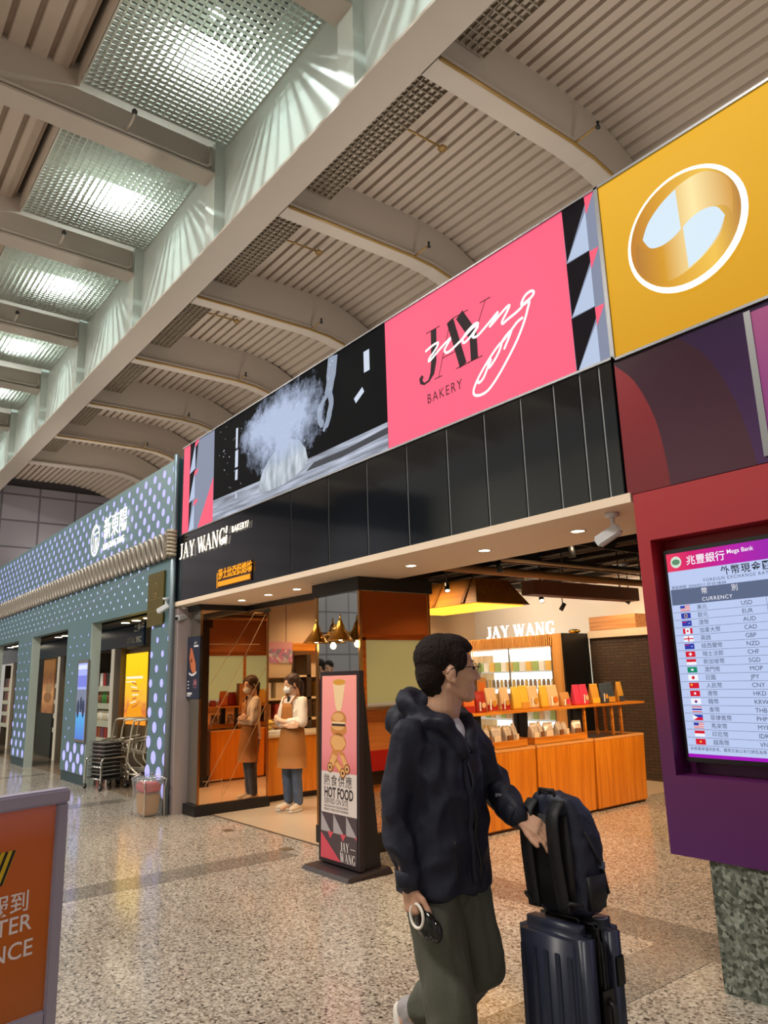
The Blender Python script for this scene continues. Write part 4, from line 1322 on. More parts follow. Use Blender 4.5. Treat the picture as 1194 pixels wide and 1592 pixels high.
# basket trolley
t = thing('basket_trolley', 'low chrome trolley holding a stack of black shopping baskets', 'trolley', (-12.05, 3.9, 0), math.radians(8))
for sx in (-0.26, 0.26):
    MB(CHROME).tube([(sx, -0.2, 0.1), (sx, -0.2, 0.42), (sx, -0.16, 0.46), (sx, 0.16, 0.46), (sx, 0.2, 0.42), (sx, 0.2, 0.1)], 0.014).build('side_hoop', t)
for z in (0.16, 0.33):
    for sy in (-0.2, 0.2):
        MB(CHROME).tube([(-0.26, sy, z), (0.26, sy, z)], 0.011).build('rail', t)
for sx in (-0.26, 0.26):
    for sy in (-0.2, 0.2):
        w = MB(DARK).lathe([(0, -0.015), (0.04, -0.015), (0.04, 0.015), (0, 0.015)], (sx, sy, 0.04), (0, 1, 0), 14).build('caster', t)
        MB(STEEL).lathe([(0, -0.018), (0.015, -0.018), (0.015, 0.018), (0, 0.018)], (sx, sy, 0.04), (0, 1, 0), 10).build('hub', w)
MB(DARK).box(-0.25, 0.25, -0.18, 0.18, 0.15, 0.17).build('tray', t)
BK = M('black_basket_plastic', '1c1818', 0.4)
for i in range(9):
    z = 0.172 + i * 0.058
    m = MB(BK)
    top, bot = 0.056, 0.0
    o = thing('shopping_basket', 'black plastic shopping basket, %s of the trolley stack' % ('lowest', 'second from bottom', 'third from bottom', 'fourth from bottom', 'middle', 'fourth from top', 'third from top', 'second from top', 'topmost')[i], 'basket', (-12.05, 3.9, z), math.radians(8), 'baskets stacked on the trolley')
    m.hexa([(-0.2, -0.13, 0), (0.2, -0.13, 0), (0.2, 0.13, 0), (-0.2, 0.13, 0)], [(-0.205, -0.135, 0.03), (0.205, -0.135, 0.03), (0.205, 0.135, 0.03), (-0.205, 0.135, 0.03)])
    m.build('basket_body', o)
    MB(M('grey_basket_rim', '6e6c6a', 0.35)).tube([(-0.23, -0.16, 0.045), (0.23, -0.16, 0.045), (0.23, 0.16, 0.045), (-0.23, 0.16, 0.045)], 0.010, None, 6, closed=True).build('rim', o)
# nested shopping carts
CT = M('cream_cart_tube', 'e4dcc8', 0.3, 0.4)
for i in range(3):
    t = thing('shopping_cart', 'pale metal shopping cart, %s of the nested row in the doorway' % ('front', 'middle', 'rearmost')[i], 'cart', (-12.75 + i * 0.42, 4.36, 0), 0, 'nested carts in the doorway')
    for sy in (-0.2, 0.2):
        MB(CT).tube([(0.38, sy, 1.0), (0.28, sy, 0.98), (0.2, sy, 0.86), (0.05, sy, 0.45), (0.08, sy, 0.36), (0.2, sy, 0.3), (0.55, sy, 0.22)], 0.015).build('side_tube', t)
        MB(CT).tube([(-0.55, sy * 0.7, 0.62), (0.28, sy, 0.72)], 0.012).build('basket_rail', t)
        MB(CT).tube([(-0.5, sy * 0.8, 0.16), (0.5, sy, 0.22)], 0.013).build('base_rail', t)
    MB(CT).tube([(0.38, -0.2, 1.0), (0.38, 0.2, 1.0)], 0.016).build('handle', t)
    MB(CT).tube([(-0.55, -0.14, 0.62), (-0.55, 0.14, 0.62)], 0.012).build('front_rail', t)
    m = MB(CT)
    for k in range(5):
        x = -0.5 + k * 0.2
        m.tube([(x, -0.16, 0.63), (x, -0.13, 0.5), (x, 0.13, 0.5), (x, 0.16, 0.63)], 0.005, None, 5)
    m.build('wire_basket', t)
    for sx in (-0.45, 0.45):
        for sy in (-0.17, 0.17):
            MB(DARK).lathe([(0, -0.015), (0.05, -0.015), (0.05, 0.015), (0, 0.015)], (sx, sy, 0.05), (0, 1, 0), 14).build('wheel', t)
            MB(CT).tube([(sx, sy, 0.05), (sx, sy, 0.18)], 0.01).build('fork', t)
# little stand with clear plastic bag
t = thing('bag_stand', 'chrome wire stand draped with clear plastic over a red lining by the dotted column', 'stand', (-9.2, 3.5, 0))
for a, b in ((-0.2, -0.12), (0.2, -0.12), (0.22, 0.12), (-0.18, 0.14)):
    MB(CHROME).tube([(a, b, 0.0), (a * 0.95, b * 0.95, 0.3), (a * 1.05, b * 1.1, 0.42), (a * 0.5, b * 0.5, 0.47)], 0.008).build('leg', t)
MB(CHROME).tube([(-0.21, -0.13, 0.4), (0.22, -0.13, 0.42), (0.24, 0.13, 0.41), (-0.19, 0.15, 0.4)], 0.007, closed=True).build('top_hoop', t)
CLR = M('clear_plastic_film', 'dfe6e8', 0.12, alpha=0.16)
m = MB(CLR)
secs = []
for z, k in ((0.02, 0.9), (0.12, 1.0), (0.3, 1.0), (0.43, 1.12), (0.47, 0.7)):
    secs.append([Vector(((0.22 + 0.02 * math.sin(5 * a + z * 9)) * k * math.copysign(abs(math.cos(a)) ** 0.6, math.cos(a)), (0.15 + 0.015 * math.sin(4 * a)) * k * math.copysign(abs(math.sin(a)) ** 0.6, math.sin(a)), z)) for a in [2 * PI * i / 28 for i in range(28)]])
m.loft(secs, closed_caps=False); m.build('plastic_cover', t)
m = MB(M('red_lining', 'b4343a', 0.5)); m.hexa([(-0.16, -0.1, 0.27), (0.16, -0.1, 0.27), (0.16, 0.1, 0.27), (-0.16, 0.1, 0.27)], [(-0.14, -0.11, 0.38), (0.17, -0.11, 0.38), (0.15, 0.1, 0.38), (-0.16, 0.1, 0.38)]); m.build('lining', t, bevel=0.02)
m = MB(M('amber_contents', 'a87d4a', 0.6)); m.hexa([(-0.12, -0.09, 0.01), (0.12, -0.09, 0.01), (0.12, 0.09, 0.01), (-0.12, 0.09, 0.01)], [(-0.15, -0.1, 0.26), (0.15, -0.1, 0.26), (0.15, 0.1, 0.26), (-0.15, 0.1, 0.26)]); m.build('contents', t, bevel=0.02)
# cameras
def cctv(loc, rotz, label, tilt=0.35):
    t = thing('security_camera', label, 'camera', loc, rotz, None)
    w = M('camera_white', 'd6dade', 0.35)
    MB(w).lathe([(0, 0), (0.045, 0), (0.045, -0.02), (0.02, -0.03), (0, -0.03)], (0, 0, 0), n=16).build('mount', t)
    MB(w).tube([(0, 0, -0.02), (0, 0, -0.08), (0.02, 0, -0.11)], 0.014).build('arm', t)
    d = Vector((math.cos(tilt), 0, -math.sin(tilt)))
    m = MB(w); c = Vector((0.02, 0, -0.13)); m.bar(c - d * 0.07, c + d * 0.1, 0.075, 0.07); m.build('body', t, bevel=0.012)
    m = MB(BLACK); m.lathe([(0, 0), (0.026, 0), (0.026, 0.004), (0, 0.006)], c + d * 0.1, d, 16); m.build('lens', t)
cctv((-2.62, 3.86, 2.49), math.radians(205), 'white bullet camera under the cream soffit beside the red kiosk', 0.5)
cctv((-9.25, 3.66, 2.62), math.radians(230), 'white camera on the teal corner pipe above the doorway', 0.5)
cctv((-9.0, 3.8, 2.485), math.radians(-70), 'small dark tipped camera at the left end of the cream soffit', 0.2)
# ------------------------------------------------------------------ mirrored pillars
MIRR = M('bronze_mirror', 'e6c6a4', 0.02, 1.0)
MIRG = M('grey_mirror', 'c4c6be', 0.02, 1.0)
EDGE = M('copper_edge', 'b8814a', 0.25, 1.0)
t = thing('mirror_wall', 'narrow mirrored wall end reflecting wooden counters at the left entrance', 'mirror', (-8.82, 4.34, 0))
m = MB(BLACK); m.box(-8.97, -8.62, 3.84, 4.84, 0, 0.12); m.box(-8.97, -8.62, 3.84, 4.84, 2.42, 2.488); m.box(-8.97, -8.67, 3.9, 4.82, 0.12, 2.42)
m.build('core', t, world=True)
MB(MIRR).box(-8.67, -8.655, 3.90, 4.82, 0.12, 2.42).build('mirror_panel', t, world=True)
MB(MIRG).box(-8.95, -8.665, 3.885, 3.90, 0.12, 2.42).build('mirror_panel', t, world=True)
m = MB(EDGE); m.box(-8.665, -8.645, 3.88, 3.905, 0.12, 2.42); m.build('edge_strip', t, world=True)
m = MB(EDGE); m.box(-8.665, -8.645, 4.81, 4.83, 0.12, 2.42); m.build('edge_strip', t, world=True)
LINE = M('fine_pale_line', 'd8b890', 0.3, 0.6)
PM = facing_right(-8.655, 0, 0)
for a, b in (((4.02, 1.5), (4.62, 2.40)), ((4.05, 1.05), (4.80, 2.42)), ((3.98, 0.32), (4.80, 1.72)), ((4.22, 0.2), (4.80, 1.25)), ((4.0, 2.0), (4.7, 2.0)), ((4.2, 0.14), (4.2, 0.4)), ((3.95, 0.38), (4.2, 0.38))):
    MB(LINE).ribbon([a, b], 0.007, PM, 0.001).build('inlay_line', t, world=True)

t = thing('hanging_poster', 'dark blue poster with a roast sweet potato on the mirrored wall end', 'poster', (-8.80, 3.87, 1.36))
m = MB(BLACK); m.box(-8.99, -8.60, 3.855, 3.883, 1.34, 2.10); m.build('frame', t, world=True)
PP = facing_front(-8.985, 3.854, 1.345)
m = MB(M('navy_print', '262f45', 0.3)); m.rect(0, 0.38, 0, 0.75, PP, 0.0005)
OR_, W_, PK = M('sweet_potato_print', 'c8714a', 0.4), M('white_ink', 'e6e6ea', 0.4), M('pink_ink', 'b8707a', 0.4)
m.poly([(0.10, 0.62), (0.07, 0.5), (0.12, 0.36), (0.2, 0.3), (0.27, 0.33), (0.26, 0.42), (0.2, 0.52), (0.15, 0.61)], PP, 0.001, OR_)
m.disc(0.14, 0.46, 0.02, 0.025, PP, 0.0015, M('dark_print', '6a2c1c', 0.4))
m.ribbon([(0.07, 0.31), (0.14, 0.285), (0.22, 0.29), (0.29, 0.32)], 0.025, PP, 0.0014, W_)
m.ring(0.26, 0.18, 0.055, 0.055, 0.006, PP, 0.001, PK, 20); m.disc(0.26, 0.19, 0.03, 0.03, PP, 0.001, PK, 14)
for k in range(3):
    m.rect(0.04, 0.08, 0.2 - k * 0.04, 0.215 - k * 0.04, PP, 0.001, W_)
m.text('JAY', 0.05, PP, 0.21, 0.655, 0.001, W_); m.rect(0.2, 0.33, 0.625, 0.645, PP, 0.001, W_)
m.rect(0.03, 0.17, 0.05, 0.075, PP, 0.001, W_); m.rect(0.03, 0.13, 0.03, 0.043, PP, 0.001, W_)
m.build('print', t, world=True)

t = thing('mirror_pillar', 'square pillar clad in mirrors behind the hot food sign', 'pillar', (-6.06, 4.6, 0))
m = MB(BLACK); m.box(-6.45, -5.66, 4.13, 5.05, 0, 0.16); m.box(-6.47, -5.655, 4.12, 5.06, 2.36, 2.488); m.box(-6.43, -5.70, 4.17, 5.03, 0.16, 2.36)
m.build('core', t, world=True)
MB(MIRG).box(-6.43, -5.70, 4.155, 4.17, 0.16, 2.36).build('mirror_panel', t, world=True)
MB(MIRR).box(-5.70, -5.685, 4.17, 5.03, 0.16, 2.36).build('mirror_panel', t, world=True)
for xx, yy in ((-6.44, 4.15), (-5.695, 4.15), (-5.70, 5.02)):
    MB(EDGE).box(xx - 0.01, xx + 0.02, yy - 0.006, yy + 0.02, 0.16, 2.36).build('edge_strip', t, world=True)
# double sconce
t = thing('wall_sconce', 'brass double sconce with two cone shades on the mirror pillar', 'lamp', (-6.08, 4.155, 1.98))
MB(BRASS).lathe([(0, 0), (0.085, 0), (0.08, 0.02), (0.03, 0.03), (0, 0.035)], (0, 0, 0), (0, -1, 0), 24).build('back_plate', t)
MB(BRASS).tube([(-0.2, -0.1, 0.06), (-0.12, -0.11, -0.05), (0, -0.1, -0.02), (0.12, -0.11, -0.05), (0.2, -0.1, 0.06)], 0.009).build('arm', t)
MB(BRASS).tube([(-0.22, -0.08, 0.0), (0.22, -0.08, 0.0)], 0.007).build('bar', t)
MB(BRASS).tube([(0, 0, 0), (0, -0.1, -0.02)], 0.009).build('stem', t)
SHADE = M('copper_shade', 'b07a30', 0.25, 1.0)
for sx in (-0.21, 0.21):
    s_ = MB(SHADE).lathe([(0.02, 0.10), (0.035, 0.06), (0.05, 0.02), (0.135, -0.085), (0.14, -0.09), (0.13, -0.086), (0.045, 0.015), (0.0, 0.05)], (sx, -0.1, 0.0), n=24).build('shade', t)
    MB(BRASS).tube([(sx, -0.1, 0.08), (sx, -0.1, 0.16)], [0.014, 0.006]).build('finial', s_)
    MB(LAMP).ell((sx, -0.1, -0.055), (0.035, 0.035, 0.035), n=12).build('bulb', s_)
    light('sconce_light', 'POINT', (-6.08 + sx, 4.055, 1.86), 2.2, (1, 0.72, 0.35), size=0.03)

# ------------------------------------------------------------------ left service counter and shelves
t = thing('service_counter', 'wooden service counter with white cover behind the woman in the apron', 'counter', (-9.25, 6.5, 0))
m = MB(WOOD)
for y0, y1 in ((4.88, 5.72), (5.73, 6.57), (6.58, 7.42), (7.43, 8.3)):
    m.box(-8.9, -8.86, y0, y1, 0.08, 0.80)
m.box(-9.6, -8.9, 4.88, 8.3, 0.08, 0.80); m.build('front', t, world=True)
MB(BLACK).box(-9.58, -8.92, 4.9, 8.28, 0, 0.08).build('plinth', t, world=True)
MB(M('cream_counter_top', 'd9c4a6', 0.3)).box(-9.6, -8.84, 4.86, 8.32, 0.80, 0.83).build('worktop', t, world=True)
PACKS = [M('pack_' + n, c, 0.4) for n, c in (('cream', 'dcc8a4'), ('yellow', 'd6b24a'), ('brown', '9c6a3c'), ('white', 'e8dcc8'), ('red', 'b04030'))]
t = thing('display_tray', 'slanted white tray of packets on the wooden service counter', 'tray', (-9.05, 5.15, 0.83))
m = MB(WHITE); m.hexa([(-0.2, -0.25, 0), (0.2, -0.25, 0), (0.2, 0.3, 0), (-0.2, 0.3, 0)], [(-0.2, -0.25, 0.16), (0.2, -0.25, 0.05), (0.2, 0.3, 0.05), (-0.2, 0.3, 0.16)]); m.build('tray_body', t)
for i in range(4):
    for j in range(2):
        o = MB(PACKS[(i + j) % 4]).box(-0.07, 0.07, -0.05, 0.05, 0, 0.02).build('snack_packet')
        o.location = (-9.13 + j * 0.17, 4.98 + i * 0.13, 0.975 - j * 0.05)
        o.rotation_euler = (0, 0.27, 0)
        tag(o, 'small snack packet lying on the slanted white tray', 'packet', 'packets on the white tray')
t = thing('wall_shelf', 'cream wall shelf unit of gift boxes behind the woman in the apron', 'shelf', (-9.85, 5.9, 0.83))
for z in (0.98, 1.28, 1.6):
    MB(M('cream_shelf', 'e2c9a0', 0.5)).box(-9.98, -9.62, 4.9, 8.6, z - 0.03, z).build('shelf_board', t, world=True)
for y in (6.02, 7.3, 8.57):
    MB(M('dark_brown_post', '3a2a1e', 0.5)).box(-9.98, -9.62, y, y + 0.08, 0.83, 1.9).build('upright', t, world=True)
for i in range(14):
    for k, z in enumerate((0.98, 1.28)):
        y = 5.0 + i * 0.25
        if 5.98 < y + 0.09 < 6.2 or 7.2 < y + 0.09 < 7.45:
            continue
        o = MB(PACKS[(i * 2 + k) % 5]).box(-0.12, 0.12, -0.085, 0.085, 0, 0.22).build('gift_box')
        o.location = (-9.78, y + 0.1, z)
        tag(o, 'pastel gift box on the %s cream wall shelf' % ('lower', 'middle')[k], 'box', 'gift boxes on the %s wall shelf' % ('lower', 'middle')[k])
def pic_mat():
    mm = bpy.data.materials.new('flower_picture_print')
    mm.use_nodes = True
    nt = mm.node_tree
    b = nt.nodes['Principled BSDF']
    tc = nt.nodes.new('ShaderNodeTexCoord')
    v = nt.nodes.new('ShaderNodeTexVoronoi')
    v.inputs['Scale'].default_value = 22
    nt.links.new(tc.outputs['Object'], v.inputs['Vector'])
    sp = nt.nodes.new('ShaderNodeSeparateColor')
    nt.links.new(v.outputs['Color'], sp.inputs[0])
    c = ramp(nt, sp.outputs[0], [(0.0, 'd86a8a'), (0.35, 'c88ab0'), (0.6, '8a8aa0'), (0.85, 'e0d0d0')])
    nt.links.new(c, b.inputs['Base Color'])
    return mm
t = thing('flower_picture', 'pink flower field picture hanging over the service counter', 'picture', (-9.55, 5.3, 1.78))
m = MB(pic_mat()); m.box(-9.56, -9.53, 5.02, 5.72, 1.78, 1.98); m.build('lower_print', t, world=True)
m = MB(M('pink_sky_print', 'e0a0a8', 0.5)); m.box(-9.56, -9.53, 5.02, 5.72, 1.98, 2.08); m.build('sky_print', t, world=True)
for y in (5.1, 5.62):
    MB(DARK).tube([(-9.545, y, 2.08), (-9.545, y, 3.2)], 0.004).build('hanging_wire', t, world=True)
t = thing('pegboard', 'tall beige pegboard with small shelves right of the woman in the apron', 'pegboard', (-9.7, 6.7, 0.83))
MB(M('beige_pegboard', '8d7450', 0.6)).box(-9.75, -9.7, 6.6, 7.0, 0.83, 2.0).build('board', t, world=True)
for z in (1.3, 1.72):
    MB(WOODX).box(-9.74, -9.5, 6.55, 7.02, z, z + 0.025).build('shelf_board', t, world=True)
for i in range(7):
    MB(LAMP).lathe([(0, 0), (0.012, 0)], (-9.698, 6.8, 1.0 + i * 0.14), (1, 0, 0), 8).build('peg_hole_glow', t, world=True)  # holes of the board painted as glowing dots
t = thing('wall_beam', 'short orange wooden beam on the warm wall above the service counter', 'beam', (-9.95, 6.3, 1.98))
MB(WOODX).box(-9.99, -9.86, 5.75, 6.75, 1.96, 2.08).build('wood_beam', t, world=True)

# ------------------------------------------------------------------ hood
t = thing('canopy_hood', 'sloping orange wooden canopy hanging from the black shop ceiling', 'canopy', (-7.0, 7.0, 2.4))
HW = wood('canopy_wood', '9c6424', 'c08036', 'X', 0.4, 0.8)
m = MB(HW); m.hexa([(-8.3, 6.6, 2.42), (-6.55, 6.6, 2.42), (-6.55, 7.6, 2.42), (-8.3, 7.6, 2.42)], [(-8.3, 6.8, 2.76), (-6.75, 6.8, 2.76), (-6.75, 7.4, 2.76), (-8.3, 7.4, 2.76)]); m.build('canopy', t, world=True)
m = MB(M('amber_underside_glow', 'ffb030', emit=2.2)); m.box(-8.2, -6.62, 6.65, 7.55, 2.405, 2.418); m.build('lit_underside', t, world=True)  # yellow light on the underside put in as a glowing sheet
for y in (6.8, 7.3):
    MB(DARK).tube([(-7.3, y, 2.75), (-7.3, y, 3.2)], 0.012).build('hanger', t, world=True)
for i in range(3):
    x = -7.9 + i * 0.55
    MB(M('canopy_batten', '8a5a22', 0.5)).bar((x, 6.59, 2.43), (x - 0.02, 6.79, 2.75), 0.05, 0.02, None, (0, 1, 0)).build('batten', t, world=True)

# ------------------------------------------------------------------ fridge
FX0, FX1, FY = -9.28, -7.2, 9.0
t = thing('display_fridge', 'brightly lit glass display fridge with fluted wooden header at the back', 'fridge', ((FX0 + FX1) / 2, FY + 0.35, 0))
FW_ = wood('fridge_wood', 'c08a4c', 'dba866', 'Z', 0.4)
m = MB(FW_); m.box(FX0, FX0 + 0.12, FY, FY + 0.6, 0, 2.1); m.box(FX1 - 0.2, FX1, FY, FY + 0.6, 0, 2.1); m.box(FX0 + 0.12, FX1 - 0.2, FY + 0.02, FY + 0.6, 1.92, 2.1); m.box(FX0 + 0.12, FX1 - 0.2, FY, FY + 0.6, 0, 0.5); m.build('cabinet', t, world=True)
m = MB(FW_)
for i in range(44):
    x = FX0 + 0.14 + i * 0.0405
    m.box(x, x + 0.022, FY - 0.02, FY + 0.03, 1.93, 2.09)
m.build('fluted_header', t, world=True)
MB(BLACK).box(FX1, FX1 + 0.03, FY, FY + 0.62, 0, 2.1).build('side_panel', t, world=True)
FL = M('fridge_light', 'f4fff6', emit=1.6)
MB(FL).box(FX0 + 0.12, FX1 - 0.2, FY + 0.56, FY + 0.58, 0.5, 1.92).build('lit_back', t, world=True)
MB(M('fridge_lamp', 'ffffff', emit=4)).box(FX0 + 0.15, FX1 - 0.23, FY + 0.05, FY + 0.12, 1.83, 1.90).build('top_lamp', t, world=True)
MB(GLASS).box(FX0 + 0.12, FX1 - 0.2, FY + 0.012, FY + 0.02, 0.5, 1.92).build('glass_door', t, world=True)
for x in (FX0 + 0.12, (FX0 + FX1) / 2 - 0.05, FX1 - 0.22):
    MB(STEEL).box(x, x + 0.025, FY, FY + 0.02, 0.5, 1.92).build('door_stile', t, world=True)
FSH = (0.56, 0.82, 1.06, 1.30, 1.56)
for z in FSH:
    MB(M('fridge_shelf', 'eef4f0', 0.3, emit=0.5)).box(FX0 + 0.13, FX1 - 0.21, FY + 0.06, FY + 0.54, z - 0.02, z).build('shelf_board', t, world=True)
FG = [M('fridge_' + n, c, 0.35) for n, c in (('yellow', 'e8b424'), ('white', 'eeeee6'), ('brown', '7a4a28'), ('green', '8ab04a'), ('red', 'b83a2a'), ('tan', 'caa070'))]
for z, n, ms, h, w, what, rowname in ((0.56, 20, [0], 0.14, 0.062, 'yellow bottle', 'lowest'), (0.82, 14, [1, 3, 5], 0.15, 0.08, 'pale carton', 'second'), (1.06, 14, [0, 1, 4], 0.15, 0.08, 'bright carton', 'middle'), (1.30, 18, [2, 2, 0], 0.13, 0.055, 'dark topped bottle', 'fourth'), (1.56, 12, [3, 1, 0], 0.15, 0.1, 'mixed packet', 'top')):
    for i in range(n):
        xx = FX0 + 0.22 + i * (1.6 / n)
        place_goods('bottle' if 'bottle' in what else 'carton', FG[ms[i % len(ms)]], w, 0.07, h, (xx, FY + 0.16, z), '%s on the %s fridge shelf' % (what, rowname), 'bottle' if 'bottle' in what else 'carton', '%ss on the %s fridge shelf' % (what, rowname), 'bottle' in what)
t = thing('lit_lettering', 'glowing white brand name letters standing on the fridge header', 'sign', (-8.2, FY, 2.1))
m = MB(M('white_letter_glow', 'fff6ea', emit=2.2)); serif_word(m, 'JAY WANG', facing_front(0, FY + 0.05, 0), -8.78, 2.105, 0.185, 1.12, None, 0, 0.02, 0.2, 0.05, 0.1); m.build('letters', t, world=True)
light('letter_glow', 'POINT', (-8.2, FY - 0.12, 2.25), 2.0, (1, .9, .75), size=0.1)
t = thing('carton', 'wide brown wooden box lying on the beige ledge at the back wall', 'box', (-7.05, 9.8, 2.13))
m = MB(wood('crate_wood', 'a06a3a', 'c08a58', 'X', 0.5)); m.box(-7.12, -6.3, 9.6, 9.95, 2.132, 2.34); m.build('box_body', t, world=True, bevel=0.006)
m = MB(BRASS); m.ell((-7.25, 9.4, 2.135), (0.1, 0.08, 0.035)); o = m.build('brass_bowl', loc=(-7.25, 9.4, 2.1)); tag(o, 'small upturned brass bowl on top of the fridge corner', 'bowl')

# ------------------------------------------------------------------ counters in the aisle
RIM = M('pale_orange_rim', 'd99a5a', 0.3)
joints = [5.22, 6.205, 7.19, 8.18]
names = ('nearest the mirror pillar', 'in the middle', 'at the far end')
for i in range(3):
    y0, y1 = joints[i] + 0.012, joints[i + 1] - 0.012
    t = thing('display_counter', 'orange wooden display counter %s of the aisle row' % names[i], 'counter', (-5.75, (y0 + y1) / 2, 0), group=None)
    m = MB(WOOD); m.hexa([(-6.1, y0 + 0.01, 0.03), (-5.43, y0 + 0.01, 0.03), (-5.43, y1 - 0.01, 0.03), (-6.1, y1 - 0.01, 0.03)], [(-6.1, y0, 0.76), (-5.405, y0, 0.76), (-5.405, y1, 0.76), (-6.1, y1, 0.76)]); m.build('body', t, world=True, bevel=0.004)
    MB(M('brown_plinth', '5a3418', 0.5)).box(-6.08, -5.46, y0 + 0.02, y1 - 0.02, 0, 0.03).build('plinth', t, world=True)
    m = MB(RIM)
    m.box(-6.1, -6.06, y0, y1, 0.76, 0.785); m.box(-5.445, -5.405, y0, y1, 0.76, 0.785); m.box(-6.06, -5.445, y0, y0 + 0.03, 0.76, 0.785); m.box(-6.06, -5.445, y1 - 0.03, y1, 0.76, 0.785)
    m.build('rim', t, world=True)
    MB(M('dark_inset', '2c1c12', 0.35)).box(-6.06, -5.445, y0 + 0.03, y1 - 0.03, 0.76, 0.768).build('inset_top', t, world=True)
MB(M('dark_gap', '2a140a', 0.6)).box(-6.0, -5.47, 6.19, 6.22, 0.0, 0.74).build('gap_shade_1', kind='structure')  # dark filler stands in for the shade between the counters
MB(M('dark_gap', '2a140a', 0.6)).box(-6.0, -5.47, 7.175, 7.205, 0.0, 0.74).build('gap_shade_2', kind='structure')
t = thing('counter_shelf', 'long orange wooden shelf on black and wooden posts over the counters', 'shelf', (-5.78, 6.9, 0.768))
MB(WOODX).box(-5.94, -5.62, 5.25, 8.58, 1.115, 1.14).build('shelf_board', t, world=True)
for y in (5.6, 6.32, 7.25):
    MB(BLACK).box(-5.72, -5.66, y, y + 0.07, 0.768, 1.115).build('post', t, world=True)
for y in (5.75, 6.45, 7.4):
    MB(BLACK).box(-5.92, -5.87, y, y + 0.05, 0.768, 1.115).build('post', t, world=True)
for y in (7.38, 7.92, 8.1):
    for x in ((-5.67, -5.9) if y > 7.5 else (-5.67,)):
        MB(WOODX).box(x - 0.014, x + 0.014, y, y + 0.03, 0.768, 1.115).build('wood_post', t, world=True)
# bags on the shelf
def pouch(w, h, d, mats):
    """stand-up gusset bag: body, label band, printed emblem"""
    b = MB(mats[0])
    secs = []
    for k, (z, sw, sd) in enumerate(((0, .96, 1.0), (.12, 1.0, 1.0), (.5, .98, .8), (.8, .97, .35), (.9, .97, .08), (1, .97, .06))):
        secs.append([Vector((d / 2 * sd * math.copysign(abs(math.cos(a)) ** 0.5, math.cos(a)), w / 2 * sw * math.copysign(abs(math.sin(a)) ** 0.35, math.sin(a)), z * h)) for a in [2 * PI * i / 16 for i in range(16)]])
    b.loft(secs)
    return b
PRED, PORG, PBEI, PYEL, PPNK, PGLD, PNVY, PKRA = [M('bag_' + n, c, 0.32) for n, c in (('red', 'a32a20'), ('orange', 'd8722c'), ('beige', 'd8b88c'), ('yellow', 'd8b03c'), ('pink', 'cf3a58'), ('gold', 'c8923a'), ('navy', '3a4450'), ('kraft', 'b8844a'))]
def bag(y, x, z, w, h, base, band, spot, label, grp, rz=0.0):
    t = thing('snack_bag', label, 'bag', (x, y, z), rz, grp)
    pouch(w, h, 0.08, [base]).build('bag_body', t)
    P = (Vector((0.041, -w / 2, 0)), Vector((0, 1, 0)), Vector((0, 0, 1)), Vector((1, 0, 0)))
    if band:
        m = MB(band); m.hexa([(0.0, -w * .49, .01), (0.0415, -w * .44, .01), (0.0415, w * .44, .01), (0.0, w * .49, .01)], [(0.0, -w * .49, h * .3), (0.0415, -w * .44, h * .3), (0.0415, w * .44, h * .3), (0.0, w * .49, h * .3)]); m.build('label_band', t)
    if spot:
        m = MB(spot); m.disc(w * .62, h * .34, w * .2, w * .2, P, 0.002, None, 16, 0.002); m.rect(w * .2, w * .34, h * .08, h * .5, P, 0.0022, WHITE, 0.001); m.build('printed_emblem', t)
bl = [(5.42, .11, .1, PRED, None, None, 'small red tin like bag'), (5.60, .15, .24, PORG, PRED, None, 'orange and red bag'), (5.76, .15, .22, PRED, None, PBEI, 'dark red bag'), (5.92, .17, .25, PBEI, PRED, PGLD, 'beige bag with red base'), (6.12, .16, .25, PBEI, PRED, PGLD, 'second beige bag with red base'),
      (6.32, .13, .25, PYEL, None, None, 'plain yellow bag'), (6.45, .13, .26, PYEL, PGLD, None, 'yellow bag with gold base'), (6.62, .17, .25, PBEI, None, PGLD, 'cream bag with gold emblem'), (6.78, .12, .25, PYEL, None, None, 'narrow yellow bag'), (6.95, .18, .25, PBEI, None, PORG, 'cream bag with orange emblem'), (7.16, .17, .16, PKRA, None, PPNK, 'short kraft bag'),
      (7.38, .14, .24, PPNK, None, None, 'bright pink bag'), (7.53, .16, .24, PPNK, None, PBEI, 'pink bag with pale emblem'), (7.72, .14, .24, PGLD, PYEL, None, 'gold bag'), (7.90, .15, .24, PNVY, PNVY, PGLD, 'navy bag with gold emblem'), (8.06, .15, .25, PNVY, PGLD, None, 'navy bag with gold base'), (8.25, .13, .25, PGLD, PNVY, None, 'gold and navy bag at the shelf end')]
for y, w, h, a, b, c, lab in bl:
    bag(y, -5.76 + rnd.uniform(-.015, .015), 1.14, w, h, a, b, c, lab + ' standing on the orange shelf', 'snack bags on the orange shelf', rnd.uniform(-.15, .15))
t = thing('gift_carton', 'tall kraft box with orange label standing behind the red bags', 'box', (-5.88, 5.88, 1.14))
MB(PKRA).box(-0.05, 0.05, -0.07, 0.07, 0, 0.36).build('box_body', t)
MB(PORG).box(0.05, 0.052, -0.05, 0.05, 0.2, 0.31).build('label_band', t)
